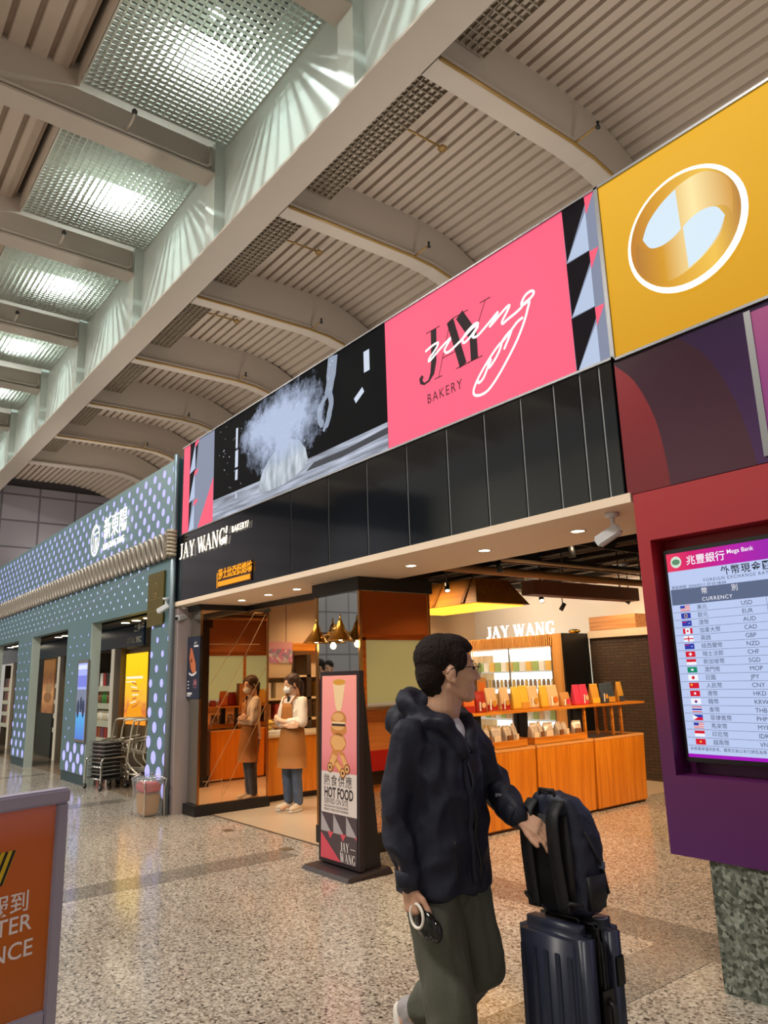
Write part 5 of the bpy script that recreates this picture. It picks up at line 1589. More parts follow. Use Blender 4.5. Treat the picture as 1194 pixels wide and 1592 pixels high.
# plastic bread bags in trays
FILM = M('crinkled_film', 'b8a898', 0.18, spec=0.8, vary=0.3, vscale=30, bump=0.5, bscale=30)
BREAD = M('brown_bread', '7a4a26', 0.6, vary=0.2)
for k, (y0, n, lab) in enumerate(((5.45, 5, 'nearest tray'), (6.32, 6, 'middle tray'))):
    t = thing('wooden_tray', 'shallow wooden tray of wrapped bread, %s on the counters' % ('left one', 'right one')[k], 'tray', (-5.62, y0 + n * 0.07, 0.785))
    m = MB(WOODX); L = n * 0.15
    m.box(-0.13, 0.13, -L / 2, L / 2, 0, 0.015); m.box(0.115, 0.13, -L / 2, L / 2, 0.015, 0.07); m.box(-0.13, -0.115, -L / 2, L / 2, 0.015, 0.07); m.box(-0.115, 0.115, -L / 2, -L / 2 + 0.015, 0.015, 0.07); m.box(-0.115, 0.115, L / 2 - 0.015, L / 2, 0.015, 0.07)
    m.build('tray_body', t)
    for i in range(n):
        yy = y0 + n * 0.07 - L / 2 + 0.08 + i * (L - 0.14) / (n - 1)
        b_ = thing('bread_bag', 'clear wrapped brown bread bag in the %s tray on the counters' % ('left', 'right')[k], 'bread bag', (-5.62 + rnd.uniform(-.04, .04), yy, 0.802), rnd.uniform(-.5, .5), 'wrapped bread in the %s tray' % ('left', 'right')[k])
        m = pouch(0.12, 0.17 + rnd.uniform(0, .04), 0.1, [FILM]); m.v = [v + Vector((0.012 * noise.noise(v * 30), 0.012 * noise.noise(v * 30 + Vector((9, 0, 0))), 0)) for v in m.v]; m.build('wrapper', b_, smooth=False)
        MB(BREAD if i % 2 else M('label_card', 'e0cdb0', 0.5)).box(0.045, 0.058, -0.04, 0.04, 0.02, 0.1).build('label_card', b_)

# ------------------------------------------------------------------ ceiling services in the shop
t = thing('service_pipe', 'tan pipe running along the black shop ceiling over the counters', 'pipe', (-5.5, 7.3, 2.62))
MB(M('tan_pipe', '9a7046', 0.4, 0.3)).tube([(-5.5, 4.66, 2.62), (-5.5, 9.9, 2.64)], 0.045, None, 12).build('pipe_run', t, world=True)
for y in (5.4, 7.0, 8.6):
    MB(DARK).tube([(-5.5, y, 2.66), (-5.5, y, 3.2)], 0.008).build('hanger', t, world=True)
t = thing('service_pipe', 'thinner pale pipe running beside the tan pipe on the shop ceiling', 'pipe', (-5.2, 7.3, 2.75))
MB(M('pale_pipe', 'a8947c', 0.4, 0.3)).tube([(-5.25, 4.66, 2.70), (-5.25, 9.9, 2.74)], 0.02, None, 8).build('pipe_run', t, world=True)
for y in (5.8, 8.2):
    MB(DARK).tube([(-5.25, y, 2.72), (-5.25, y, 3.2)], 0.006).build('hanger', t, world=True)
t = thing('bulkhead_beam', 'reddish brown boxed beam hanging under the shop ceiling', 'beam', (-6.1, 8.0, 2.5))
MB(M('red_brown_beam', '6a4030', 0.6)).box(-6.2, -6.0, 7.05, 9.3, 2.48, 2.66).build('beam_body', t, world=True)
for y in (7.3, 9.0):
    MB(DARK).tube([(-6.1, y, 2.66), (-6.1, y, 3.2)], 0.012).build('hanger', t, world=True)
def spotlight(x, y, z, label, aim=(-0.2, 0.2, -1.0), glow=True, white=False):
    t = thing('track_spotlight', label, 'spotlight', (x, y, z), 0, None)
    mt = M('spot_white', 'd8c8b4', 0.4) if white else BLACK
    MB(mt).tube([(0, 0, 3.19 - z), (0, 0, 0.03)], 0.008).build('stem', t)
    d = Vector(aim).normalized()
    m = MB(mt); m.lathe([(0, -0.06), (0.03, -0.06), (0.034, 0.06), (0.03, 0.06), (0.026, 0.045)], (0, 0, 0), d, 16); m.build('head', t)
    MB(LAMP if glow else BLACK).lathe([(0, 0.05), (0.028, 0.05)], (0, 0, 0), d, 14).build('lens', t)
spotlight(-6.7, 6.25, 2.60, 'black spotlight glowing in front of the orange canopy', (0.5, -0.4, -0.9))
spotlight(-5.2, 5.6, 2.62, 'black cylinder spotlight under the pipes near the soffit', (0.1, 0.1, -1))
spotlight(-6.6, 7.9, 2.52, 'glowing spotlight beside the green exit sign', (0.6, -0.6, -0.8))
spotlight(-7.2, 9.1, 2.5, 'black tilted spotlight in front of the back wall above the ledge', (-0.6, -0.2, -0.9))
spotlight(-6.1, 9.2, 2.5, 'black tilted spotlight farthest right before the back wall', (-0.6, -0.3, -0.9))
spotlight(-4.2, 5.5, 2.62, 'dark cylinder spotlight over the aisle right of the pipes', (0.0, 0.1, -1))
t = thing('exit_sign', 'small green running man exit sign under the shop ceiling', 'sign', (-6.9, 7.95, 2.6))
EG = E('exit_green', '1a9a4a', 0.9)
MB(EG).box(-0.08, 0.08, -0.015, 0.015, 0.0, 0.18).build('panel', t)
PP = facing_front(-0.08, -0.016, 0.0)
m = MB(E('exit_white', 'd8f4e0', 0.9))
m.disc(0.09, 0.15, 0.014, 0.014, PP, 0.001, None, 10); m.ribbon([(0.085, 0.135), (0.075, 0.085)], 0.024, PP, 0.001); m.ribbon([(0.075, 0.085), (0.1, 0.06), (0.09, 0.02)], 0.012, PP, 0.001); m.ribbon([(0.072, 0.085), (0.05, 0.05), (0.03, 0.045)], 0.012, PP, 0.001); m.ribbon([(0.085, 0.128), (0.115, 0.11)], 0.01, PP, 0.001); m.ribbon([(0.082, 0.125), (0.055, 0.105)], 0.01, PP, 0.001)
m.build('running_man', t)
MB(STEEL).tube([(0, 0, 0.18), (0, 0, 0.6)], 0.008).build('stem', t)
t = thing('ceiling_bracket', 'pale ceiling bracket camera hanging near the red kiosk', 'lamp', (-3.05, 5.1, 2.66))  # a bracket camera, built as a plain cup and head
MB(M('pale_bracket', 'd8bc98', 0.5)).lathe([(0, 0.08), (0.05, 0.08), (0.035, 0.0), (0, 0)], n=14).build('cup', t)
MB(M('pale_bracket', 'd8bc98', 0.5)).lathe([(0, 0.0), (0.035, -0.05), (0.01, -0.09), (0, -0.1)], n=12).build('head', t)
MB(DARK).tube([(0, 0, 0.08), (0, 0, 0.54)], 0.008).build('stem', t)
for x, y in ((-8.04, 4.12), (-7.39, 4.12), (-6.8, 4.14), (-4.9, 4.15), (-4.0, 4.15), (-3.1, 4.15)):
    t = thing('downlight', 'round recessed downlight in the cream soffit', 'downlight', (x, y, 2.485), 0, 'downlights in the cream soffit')
    MB(WHITE).lathe([(0.045, 0.004), (0.06, 0.003), (0.06, 0.0), (0.045, 0.0)], n=20).build('trim_ring', t)
    MB(LAMP).lathe([(0, 0.002), (0.045, 0.002)], n=20).build('lens', t)
# ------------------------------------------------------------------ people
from mathutils.bvhtree import BVHTree

def remesh(mb, name, voxel, mat, parent=None, smooth=4, wrinkle=0.0, wscale=7.0, wstretch=(1, 1, 1), seed=0.0, extra=None):
    """overlapping closed shapes -> one continuous skin"""
    o = mb.build('temporary_shape')
    md = o.modifiers.new('r', 'REMESH')
    md.mode = 'VOXEL'
    md.voxel_size = voxel
    md.use_smooth_shade = True
    s = o.modifiers.new('s', 'SMOOTH')
    s.factor = 0.5
    s.iterations = smooth
    dg = bpy.context.evaluated_depsgraph_get()
    dg.update()
    me = bpy.data.meshes.new_from_object(o.evaluated_get(dg))
    old = o.data
    bpy.data.objects.remove(o)
    bpy.data.meshes.remove(old)
    me.name = name
    if wrinkle:
        nn = [v.normal.copy() for v in me.vertices]
        for v, q in zip(me.vertices, nn):
            c = Vector((v.co.x * wstretch[0], v.co.y * wstretch[1], v.co.z * wstretch[2])) * wscale + Vector((seed, seed * 2, 0))
            w = noise.noise_vector(c * 0.6) * 0.7
            a = 1 - abs(noise.noise(c + w)) * 2.2
            b = noise.noise(c * 2.3 + w * 2)
            v.co += q * wrinkle * (a * 0.8 + b * 0.45 - 0.3)
    if extra:
        extra(me)
    me.materials.clear()
    me.materials.append(mat)
    for p in me.polygons:
        p.use_smooth = True
        p.material_index = 0
    n = bpy.data.objects.new(name, me)
    COL.objects.link(n)
    if parent is not None:
        n.parent = parent
    return n

def xform(mb, M4):
    mb.v = [M4 @ v for v in mb.v]
    return mb

def hand(m, w, d, n, side, curl=(25, 30, 20), s=1.0, thumb=0.6, spread=0.0):
    w, d, n, side = V3(w), V3(d).normalized(), V3(n).normalized(), V3(side).normalized()
    for k in (.026, .009, -.009, -.026):
        m.cap(w + side * k * 0.75 * s, w + (d * .085 + side * k) * s, .017 * s, .0135 * s, 10)
    for k, L in ((.030, .072), (.0105, .082), (-.0095, .076), (-.029, .060)):
        p = w + (d * .085 + side * k) * s
        a = 0.0
        dd = d + side * (k * spread)
        for seg, c in zip((.46, .30, .24), curl):
            a += math.radians(c)
            q = p + (dd.normalized() * math.cos(a) + n * math.sin(a)) * L * seg * s
            m.cap(p, q, .0088 * s, .0080 * s, 8)
            p = q
    p = w + (d * .025 + side * .026) * s
    for L, a in ((.038, thumb), (.032, thumb * 0.6), (.025, thumb * 0.35)):
        q = p + (d * math.cos(a) + side * math.sin(a) * 0.85 + n * math.sin(a) * 0.55).normalized() * L * s
        m.cap(p, q, .0115 * s, .0098 * s, 8)
        p = q

def head(m, M4, s=1.0, jaw=1.0):
    h = MB()
    h.ell((-.018, 0, .045), (.098, .078, .092), n=24)
    h.ell((.03, 0, .01), (.068, .066, .085), n=20)
    h.ell((.038, 0, -.045), (.056, .055 * jaw, .062), n=18)
    h.ell((.066, 0, -.09), (.028, .030, .022), n=12)
    h.cap((.092, 0, .018), (.109, 0, -.022), .008, .013, 10)
    for sy in (-1, 1):
        h.ell((.100, .011 * sy, -.026), (.012, .010, .008), n=10)
        h.ell((.066, .036 * sy, -.02), (.028, .024, .026), n=12)
        h.cap((.083, .012 * sy, .034), (.070, .048 * sy, .034), .010, .008, 8)
        h.ell((-.008, .078 * sy, -.006), (.020, .010, .031), Matrix.Rotation(0.25, 3, 'Y'), n=14)
        h.ell((.0, .081 * sy, -.030), (.011, .008, .011), n=10)
        h.cap((-.012, .045 * sy, -.05), (.045, .035 * sy, -.085), .022, .016, 10)
    h.cap((.087, -.018, -.060), (.087, .018, -.060), .008, .008, 8)
    h.cap((.084, -.014, -.071), (.084, .014, -.071), .008, .008, 8)
    h.cap((-.025, 0, -.02), (-.03, 0, -.13), .058, .056, 16)
    h.v = [v * s for v in h.v]
    xform(h, M4)
    m.add(h.v, h.f)

SKIN = M('skin', 'c69a80', 0.5, vary=0.06, vscale=25)
SKINF = M('skin_fair', 'd9ab8c', 0.5, vary=0.05, vscale=25)
HAIR = M('dark_brown_hair', '1c1210', 0.75, spec=0.2, bump=0.5, bscale=140)
LIPS = M('lip_colour', 'a8665c', 0.5)
EYE = M('dark_eye', '16100e', 0.2)

# --- the man with the suitcase
GX, GY = -2.105, 1.885
man = thing('person', 'man in navy hooded jacket and olive trousers pushing a suitcase, head turned away', 'person', (GX, GY, 0), math.radians(10))
HM = Matrix.Translation((0.055, 0.005, 1.555)) @ Matrix.Rotation(math.radians(50), 4, 'Z') @ Matrix.Rotation(math.radians(-2), 4, 'Y')
SH_R, EL_R, WR_R = (-.02, -.155, 1.335), (-.045, -.20, 1.08), (.0, -.195, .885)
SH_L, EL_L, WR_L = (.0, .155, 1.335), (.06, .245, 1.13), (.205, .165, 1.055)
HIP_R, KN_R, AN_R = (.0, -.085, .86), (.08, -.095, .47), (.07, -.10, .08)
HIP_L, KN_L, AN_L = (.0, .085, .86), (.06, .11, .54), (-.29, .11, .30)
b = MB(SKIN)
head(b, HM)
b.chain([(.045, .005, 1.47), (.0, 0, 1.36)], [.058, .07])
b.ell((0, 0, 1.22), (.10, .15, .18)); b.ell((0, 0, 1.0), (.095, .13, .2)); b.ell((-.01, 0, .86), (.095, .13, .12))
for s_, e_, w_ in ((SH_R, EL_R, WR_R), (SH_L, EL_L, WR_L)):
    b.chain([s_, e_, w_], [.05, .038, .027])
for h_, k_, a_ in ((HIP_R, KN_R, AN_R), (HIP_L, KN_L, AN_L)):
    b.chain([h_, k_, a_], [.08, .055, .038])
b.cap((.07, -.10, .05), (.18, -.105, .03), .035, .03)
b.cap((-.29, .11, .28), (-.26, .11, .17), .035, .03)
hand(b, (.0, -.195, .875), (.12, .02, -1), (.3, .9, 0.05), (.9, -.25, .1), (45, 55, 35), 1.0, 0.7)
hand(b, (.215, .163, 1.05), (.82, .16, -.42), (.30, .35, -.9), (.1, -.75, -.65), (38, 48, 30), 0.92, 0.75, 5)
remesh(b, 'body', 0.0042, SKIN, man, 3)
# hair
h = MB(HAIR)
h.ell((-.028, 0, .058), (.100, .084, .088), n=24)
h.ell((-.062, 0, .005), (.062, .075, .085), n=20)
h.ell((.022, 0, .100), (.072, .072, .040), Matrix.Rotation(0.25, 3, 'Y'), n=20)
h.ell((.062, 0, .092), (.036, .060, .022), Matrix.Rotation(0.45, 3, 'Y'), n=14)
for sy in (-1, 1):
    h.ell((.022, .066 * sy, .05), (.040, .017, .050), n=12)
    h.ell((.006, .074 * sy, .005), (.012, .008, .028), n=10)
h.ell((-.05, 0, -.055), (.042, .058, .045), n=16)
xform(h, HM)
remesh(h, 'hair', 0.0045, HAIR, man, 2, 0.0028, 70, (1, 1, 0.5))
# glasses
FR_ = M('black_wire_frame', '14120f', 0.3, 0.5)
g = MB(FR_)
for sy in (-1, 1):
    g.tube([(.118 + .002 * math.cos(a) - abs(.032 + .024 * math.cos(a)) * .18, (.032 + .024 * math.cos(a)) * sy, .008 + .019 * math.sin(a)) for a in [2 * PI * i / 20 for i in range(20)]], 0.0014, None, 5, closed=True)
    g.tube([(.108, .056 * sy, .014), (.06, .072 * sy, .016), (-.005, .085 * sy, .014), (-.025, .084 * sy, -.004)], 0.0017, None, 5)
g.tube([(.117, -.008, .012), (.119, 0, .015), (.117, .008, .012)], 0.0014, None, 5)
xform(g, HM); g.build('glasses', man)
g = MB(GLASS)
g2 = MB(EYE)
for sy in (-1, 1):
    g2.ell((.088, .032 * sy, .010), (.008, .013, .006), n=10)
    g2.cap((.094, .016 * sy, .036), (.078, .05 * sy, .036), .003, .002, 6)
xform(g2, HM); g2.build('eyes', man)
g3 = MB(LIPS); g3.cap((.094, -.016, -.065), (.094, .016, -.065), .0045, .0045, 8); xform(g3, HM); g3.build('lips', man)
# jacket
NAVY = M('navy_shell_fabric', '1a1d2c', 0.6, spec=0.3, bump=0.5, bscale=18)
def oval(z, rx, ry, cx, n=28, p=0.85):
    return [Vector((cx + rx * math.copysign(abs(math.cos(a)) ** p, math.cos(a)), ry * math.copysign(abs(math.sin(a)) ** p, math.sin(a)), z)) for a in [2 * PI * i / n for i in range(n)]]
j = MB(NAVY)
j.loft([oval(*q) for q in ((.815, .130, .170, .0), (.825, .142, .182, .0), (.95, .136, .178, .0), (1.05, .134, .176, .005), (1.2, .130, .178, .0), (1.30, .112, .165, -.01), (1.37, .088, .125, -.02), (1.405, .07, .085, -.02))])
j.chain([SH_R, EL_R, WR_R], [.070, .066, .048]); j.chain([(.0, .15, 1.325), EL_L, WR_L], [.070, .062, .046])
j.cap((0, .16, 1.32), (.02, .2, 1.24), .08, .075)
# hood and collar
ring = [(.0 - .085 * math.cos(a), .10 * math.sin(a), 1.405 + .035 * math.cos(a)) for a in [2 * PI * i / 24 for i in range(24)] if abs(a - PI) > 0.55]
ring = ring[len(ring) // 2:] + ring[:len(ring) // 2]
a0 = [(.0 - .085 * math.cos(a), .10 * math.sin(a), 1.405 + .035 * math.cos(a)) for a in [PI + .6 + (2 * PI - 1.2) * i / 18 for i in range(19)]]
j.tube(a0, 0.034, None, 10)
j.tube([(p[0] * 1.12 - .02, p[1] * 1.18, p[2] + (.03 if p[0] < 0 else -.01)) for p in a0[3:-3]], 0.03, None, 10)
j.ell((-.125, 0, 1.375), (.07, .125, .075), Matrix.Rotation(-0.35, 3, 'Y'), n=20)
for sy in (-1, 1):
    j.cap((.075, .075 * sy, 1.385), (.125, .03 * sy, 1.285), .03, .022)
jk = remesh(j, 'jacket', 0.0085, NAVY, man, 2, 0.019, 8.5, (1, 1, 0.75), 3.1)
bv = BVHTree.FromPolygons([v.co.copy() for v in jk.data.vertices], [tuple(p.vertices) for p in jk.data.polygons])
def snap(y, z, d=0.006, x=0.6):
    r = bv.ray_cast(Vector((x, y, z)), Vector((-1, 0, 0)))
    return Vector((r[0].x + d, y, z)) if r[0] else Vector((0.15, y, z))
ZIP = M('black_zip', '08080c', 0.4)
m = MB(ZIP); m.tube([snap(.012 + .004 * math.sin(k), 1.27 - k * 0.026, 0.001) for k in range(17)], 0.006, None, 6); m.build('zip', man)
m = MB(NAVY); m.tube([snap(-.012 + .004 * math.sin(k + 1), 1.27 - k * 0.026, -0.002) for k in range(17)], 0.013, None, 6); m.build('storm_flap', man)
for sy in (-1,):
    m = MB(ZIP); m.tube([snap(.10 * sy, 1.0 - .02 * k, 0.0) for k in range(8)], 0.003, None, 5); m.build('pocket_zip', man)
m = MB(M('grey_tab', '9a9cae', 0.4)); m.box(-.012, .012, -.004, .004, -.006, .006); o = m.build('sleeve_tab', man); o.location = (.15, .145, 1.115)
# cuffs
for w_, d_ in ((WR_R, (.05, .0, -1)), (WR_L, (.8, -.3, -.4))):
    w_ = Vector(w_); d_ = Vector(d_).normalized()
    MB(NAVY).lathe([(.034, -.03), (.046, -.025), (.044, .02), (.036, .024), (.034, .0)], w_, d_, 18).build('cuff', man)
# t-shirt showing at the neck
b = MB(M('white_tshirt', 'cfd2e0', 0.6)); b.ell((.045, .006, 1.335), (.062, .062, .085), Matrix.Rotation(-0.35, 3, 'Y'), n=18); remesh(b, 'tshirt', 0.006, M('white_tshirt'), man, 2)
# trousers
OLIVE = M('olive_cotton', '4c4e44', 0.75, bump=0.15, bscale=90)
b = MB(OLIVE)
b.ell((-.01, 0, .84), (.108, .140, .12)); b.chain([HIP_R, KN_R, (.07, -.10, .12)], [.094, .084, .074]); b.chain([HIP_L, KN_L, (-.20, .11, .36)], [.094, .080, .072])
remesh(b, 'trousers', 0.009, OLIVE, man, 3, 0.020, 6.5, (1.3, 1.3, 0.55), 8.0)
# shoes
SHOE = M('grey_trainer', '9a9698', 0.6, bump=0.2)
SOLE = M('pale_sole', 'd6d0c8', 0.6)
def shoe(par, pos, rotz, pitch, mat, sole, s=1.0):
    M4 = Matrix.Translation(pos) @ Matrix.Rotation(rotz, 4, 'Z') @ Matrix.Rotation(pitch, 4, 'Y')
    m = MB(mat)
    m.ell((.10, 0, .045), (.085, .043, .038)); m.ell((.03, 0, .055), (.09, .04, .05)); m.ell((-.03, 0, .06), (.045, .038, .055)); m.cap((-.01, 0, .06), (-.02, 0, .105), .042, .04)
    m.v = [v * s for v in m.v]
    o = remesh(xform(m, M4), 'shoe', 0.006, mat, par, 2)
    k = MB(sole)
    k.loft([[Vector((.06 + .125 * q * math.cos(a), (.044 - .006 * math.cos(a)) * q * math.sin(a), z)) * s for a in [2 * PI * i / 24 for i in range(24)]] for z, q in ((0, .95), (.008, 1.02), (.026, 1.02), (.03, .96))])
    xform(k, M4).build('sole', o)
    lc = MB(WHITE)
    for i in range(4):
        x = .045 + i * .018
        lc.tube([(x * s, -.022 * s, (.098 - i * .006) * s), (x * s, 0, (.104 - i * .006) * s), (x * s, .022 * s, (.098 - i * .006) * s)], 0.003, None, 5)
    xform(lc, M4).build('laces', o)
shoe(man, (.06, -.10, 0), 0, 0, SHOE, SOLE)
shoe(man, (-.325, .11, .275), 0, math.radians(62), SHOE, SOLE)
# gadget in the right hand
t = thing('gadget', 'black handheld gadget with a pale ring in the man\'s right hand', 'gadget', (GX + .045 * math.cos(math.radians(10)) + .19 * math.sin(math.radians(10)), GY - .19 * math.cos(math.radians(10)) + .045 * math.sin(math.radians(10)), .785))
m = MB(M('glossy_black_shell', '0a0b0e', 0.12)); m.ell((.02, 0, -.03), (.05, .02, .045), Matrix.Rotation(0.5, 3, 'Y'), n=18); m.build('shell', t)
m = MB(WHITE); m.tube([(.0 + .032 * math.cos(a), -.02, -.005 + .036 * math.sin(a)) for a in [2 * PI * i / 24 for i in range(24)]], 0.005, None, 8, closed=True); m.build('ring', t)
m = MB(M('glossy_black_shell')); m.ell((.055, .01, -.045), (.03, .018, .035), n=14); m.build('lens_cup', t)

# --- the shop assistant
wom = thing('person', 'woman in white shirt, brown apron and face mask, arms crossed by the counter', 'person', (-8.12, 4.88, 0.003), math.radians(-78))
HW4 = Matrix.Translation((.02, 0, 1.475)) @ Matrix.Rotation(math.radians(-22), 4, 'Z') @ Matrix.Rotation(math.radians(8), 4, 'Y') @ Matrix.Scale(0.93, 4)
b = MB(SKINF)
head(b, HW4, 1.0, 0.92)
b.chain([(.0, 0, 1.40), (-.01, 0, 1.30)], [.045, .055])
b.ell((0, 0, 1.15), (.09, .14, .16)); b.ell((0, 0, .95), (.09, .12, .16)); b.ell((0, 0, .83), (.11, .15, .12))
AR = ([(-.01, .155, 1.27), (.03, .20, 1.03), (.165, .02, 1.04), (.175, -.07, 1.06)], [(-.01, -.155, 1.27), (.03, -.20, 1.02), (.15, -.02, 1.0), (.155, .07, .99)])
for a in AR:
    b.chain(a, [.042, .035, .028, .024])
for s_ in (-1, 1):
    b.chain([(0, .08 * s_, .84), (.02, .085 * s_, .45), (-.01, .085 * s_, .08)], [.075, .05, .036])
    b.cap((0, .085 * s_, .05), (.1, .09 * s_, .03), .032, .028)
hand(b, (.175, -.075, 1.06), (-.2, -1, .1), (-1, .1, 0), (0, .15, 1), (15, 20, 15), 0.9, 0.5)
hand(b, (.155, .075, .99), (-.2, 1, .05), (-1, -.1, 0), (0, -.1, 1), (15, 20, 15), 0.9, 0.5)
remesh(b, 'body', 0.005, SKINF, wom, 3)
h = MB(HAIR)
h.ell((-.025, 0, .058), (.104, .088, .092), n=22); h.ell((-.065, 0, .0), (.055, .07, .08), n=16)
for sy in (-1, 1):
    h.ell((.03, .062 * sy, .06), (.05, .026, .055), n=12); h.cap((.035, .074 * sy, .04), (-.01, .078 * sy, -.05), .014, .012)
h.chain([(-.09, 0, .04), (-.13, 0, .0), (-.125, .01, -.10), (-.11, .01, -.19)], [.035, .038, .032, .012])
xform(h, HW4); remesh(h, 'hair', 0.006, M('warm_brown_hair', '3a2418', 0.5, bump=0.5, bscale=120), wom, 2, 0.005, 35)
m = MB(M('white_mask', 'e9e4e2', 0.6)); m.ell((.064, 0, -.05), (.058, .066, .056), n=18)
xform(m, HW4); remesh(m, 'face_mask', 0.005, M('white_mask'), wom, 3)
m = MB(WHITE)
for sy in (-1, 1):
    m.tube([(.07, .056 * sy, -.035), (.02, .078 * sy, -.012), (-.012, .09 * sy, -.005)], 0.0025, None, 5)
xform(m, HW4); m.build('mask_loop', wom)
m = MB(EYE)
for sy in (-1, 1):
    m.ell((.088, .033 * sy, .010), (.009, .014, .005), n=10); m.cap((.094, .016 * sy, .036), (.078, .05 * sy, .036), .003, .002, 6)
xform(m, HW4); m.build('eyes', wom)
SHIRT = M('cream_shirt', 'd8cbbd', 0.65, bump=0.1)
b = MB(SHIRT)
b.loft([oval(*q) for q in ((.78, .12, .165, 0), (.9, .115, .15, 0), (1.0, .105, .14, 0), (1.15, .115, .15, .0), (1.25, .095, .15, -.01), (1.31, .065, .10, -.015), (1.345, .055, .06, -.012))])
b.chain([AR[0][0], AR[0][1], (.13, .07, 1.037)], [.06, .058, .042]); b.chain([AR[1][0], AR[1][1], (.12, -.06, 1.005)], [.06, .058, .042])
remesh(b, 'shirt', 0.0075, SHIRT, wom, 3, 0.009, 9, (1, 1, 0.8), 1.0)
JEAN = M('blue_denim', '4a5870', 0.75, vary=0.25, vscale=8, bump=0.1)
b = MB(JEAN)
b.ell((0, 0, .82), (.118, .158, .11))
for s_ in (-1, 1):
    b.chain([(0, .08 * s_, .82), (.02, .085 * s_, .45), (-.005, .085 * s_, .11)], [.092, .066, .056])
remesh(b, 'jeans', 0.008, JEAN, wom, 3, 0.007, 8, (1.2, 1.2, 0.7), 5)
def wrap(zs, a0, a1, mat, name, par, th=0.008, n=18):
    out, inn = [], []
    for z, rx, ry, cx in zs:
        for i in range(n + 1):
            a = math.radians(a0 + (a1 - a0) * i / n)
            k = 0.004 * math.sin(a * 9 + z * 14)
            out.append((cx + (rx + th + k) * math.cos(a), (ry + th + k) * math.sin(a), z))
            inn.append((cx + (rx + k) * math.cos(a), (ry + k) * math.sin(a), z))
    R_ = len(zs)
    w = n + 1
    fs = []
    for r in range(R_ - 1):
        for i in range(n):
            q = [r * w + i, r * w + i + 1, (r + 1) * w + i + 1, (r + 1) * w + i]
            fs.append(q)
            fs.append([k + R_ * w for k in q[::-1]])
    for r in range(R_ - 1):
        for i in (0, n):
            fs.append([r * w + i, (r + 1) * w + i, (r + 1) * w + i + R_ * w, r * w + i + R_ * w])
    for r in (0, R_ - 1):
        for i in range(n):
            fs.append([r * w + i, r * w + i + 1, r * w + i + 1 + R_ * w, r * w + i + R_ * w])
    mb = MB(mat); mb.add(out + inn, fs, None, True)
    return mb.build(name, par)
APR = M('brown_apron_canvas', '9c6226', 0.7, bump=0.1)
wrap([(.50, .165, .205, .01), (.65, .155, .20, .01), (.82, .138, .18, .005), (.93, .128, .165, .0), (.985, .122, .155, 0)], -105, 105, APR, 'apron_skirt', wom)
wrap([(.97, .122, .15, .0), (1.1, .128, .155, .0), (1.2, .122, .15, .0), (1.255, .112, .14, 0)], -38, 38, APR, 'apron_bib', wom)
for sy in (-1, 1):
    MB(APR).tube([(.105, .075 * sy, 1.25), (.07, .09 * sy, 1.31), (.0, .07 * sy, 1.345), (-.05, .05 * sy, 1.34)], 0.010, None, 6).build('apron_strap', wom)
MB(M('black_collar_tab', '1c1a1c', 0.5)).box(.06, .085, -.012, .012, 1.27, 1.335).build('collar_tab', wom)
WSH = M('cream_trainer', 'd9c8b0', 0.6)
shoe(wom, (-.01, .085, 0), 0.15, 0, WSH, SOLE, 0.95)
shoe(wom, (-.01, -.085, 0), -0.3, 0, WSH, SOLE, 0.95)

# --- two passers-by on the concourse, seen in the mirror pillar
def passerby(loc, rz, label, top, legs, hairm):
    p = thing('person', label, 'person', loc, rz)
    HP = Matrix.Translation((.02, 0, 1.56)) @ Matrix.Rotation(0.15, 4, 'Y')
    b = MB(SKIN)
    head(b, HP)
    b.chain([(0, 0, 1.46), (0, 0, 1.35)], [.055, .065]); b.ell((0, 0, 1.2), (.1, .15, .18)); b.ell((0, 0, .95), (.1, .14, .18))
    for q in (-1, 1):
        b.chain([(0, .17 * q, 1.34), (-.03, .22 * q, 1.08), (.1, .18 * q, .9)], [.05, .038, .028])
        hand(b, (.1, .18 * q, .895), (.7, -.1 * q, -.5), (0, -q, 0), (.5, 0, .8), (30, 35, 20))
        b.chain([(0, .09 * q, .86), (.03, .1 * q, .46), (0, .1 * q, .08)], [.08, .055, .04])
        b.cap((0, .1 * q, .05), (.11, .1 * q, .03), .035, .03)
    remesh(b, 'body', 0.006, SKIN, p, 3)
    h = MB(hairm); h.ell((-.025, 0, .055), (.102, .085, .09), n=20); h.ell((-.06, 0, 0), (.055, .07, .07), n=14); xform(h, HP); remesh(h, 'hair', 0.007, hairm, p, 2, 0.003, 60)
    j = MB(top)
    j.loft([oval(*q) for q in ((.8, .13, .17, 0), (1.0, .125, .17, 0), (1.2, .125, .18, 0), (1.33, .09, .14, -.01), (1.4, .06, .07, -.01))])
    for q in (-1, 1):
        j.chain([(0, .16 * q, 1.33), (-.03, .22 * q, 1.08), (.08, .185 * q, .93)], [.068, .06, .046])
    remesh(j, 'top', 0.009, top, p, 3, 0.012, 8)
    j = MB(legs); j.ell((0, 0, .84), (.12, .165, .12))
    for q in (-1, 1):
        j.chain([(0, .09 * q, .84), (.03, .1 * q, .46), (0, .1 * q, .1)], [.1, .075, .065])
    remesh(j, 'trousers', 0.009, legs, p, 3, 0.01, 7)
    for q in (-1, 1):
        shoe(p, (-.01, .1 * q, 0), .1 * q, 0, SHOE, SOLE)
    p.scale = (1.08, 1.08, 1.1)
passerby((-12.0, .3, 0), math.radians(60), 'dark haired person in a grey white top, seen only in the mirror pillar', M('grey_white_cotton', 'b4b6bc', 0.7), M('black_cotton', '17181c', 0.7), HAIR)
passerby((-10.95, 1.2, 0), math.radians(100), 'person in a red top and blue jeans, seen only in the mirror pillar', M('dark_red_cotton', '8c2030', 0.7), M('blue_jean', '2c4a78', 0.7), HAIR)

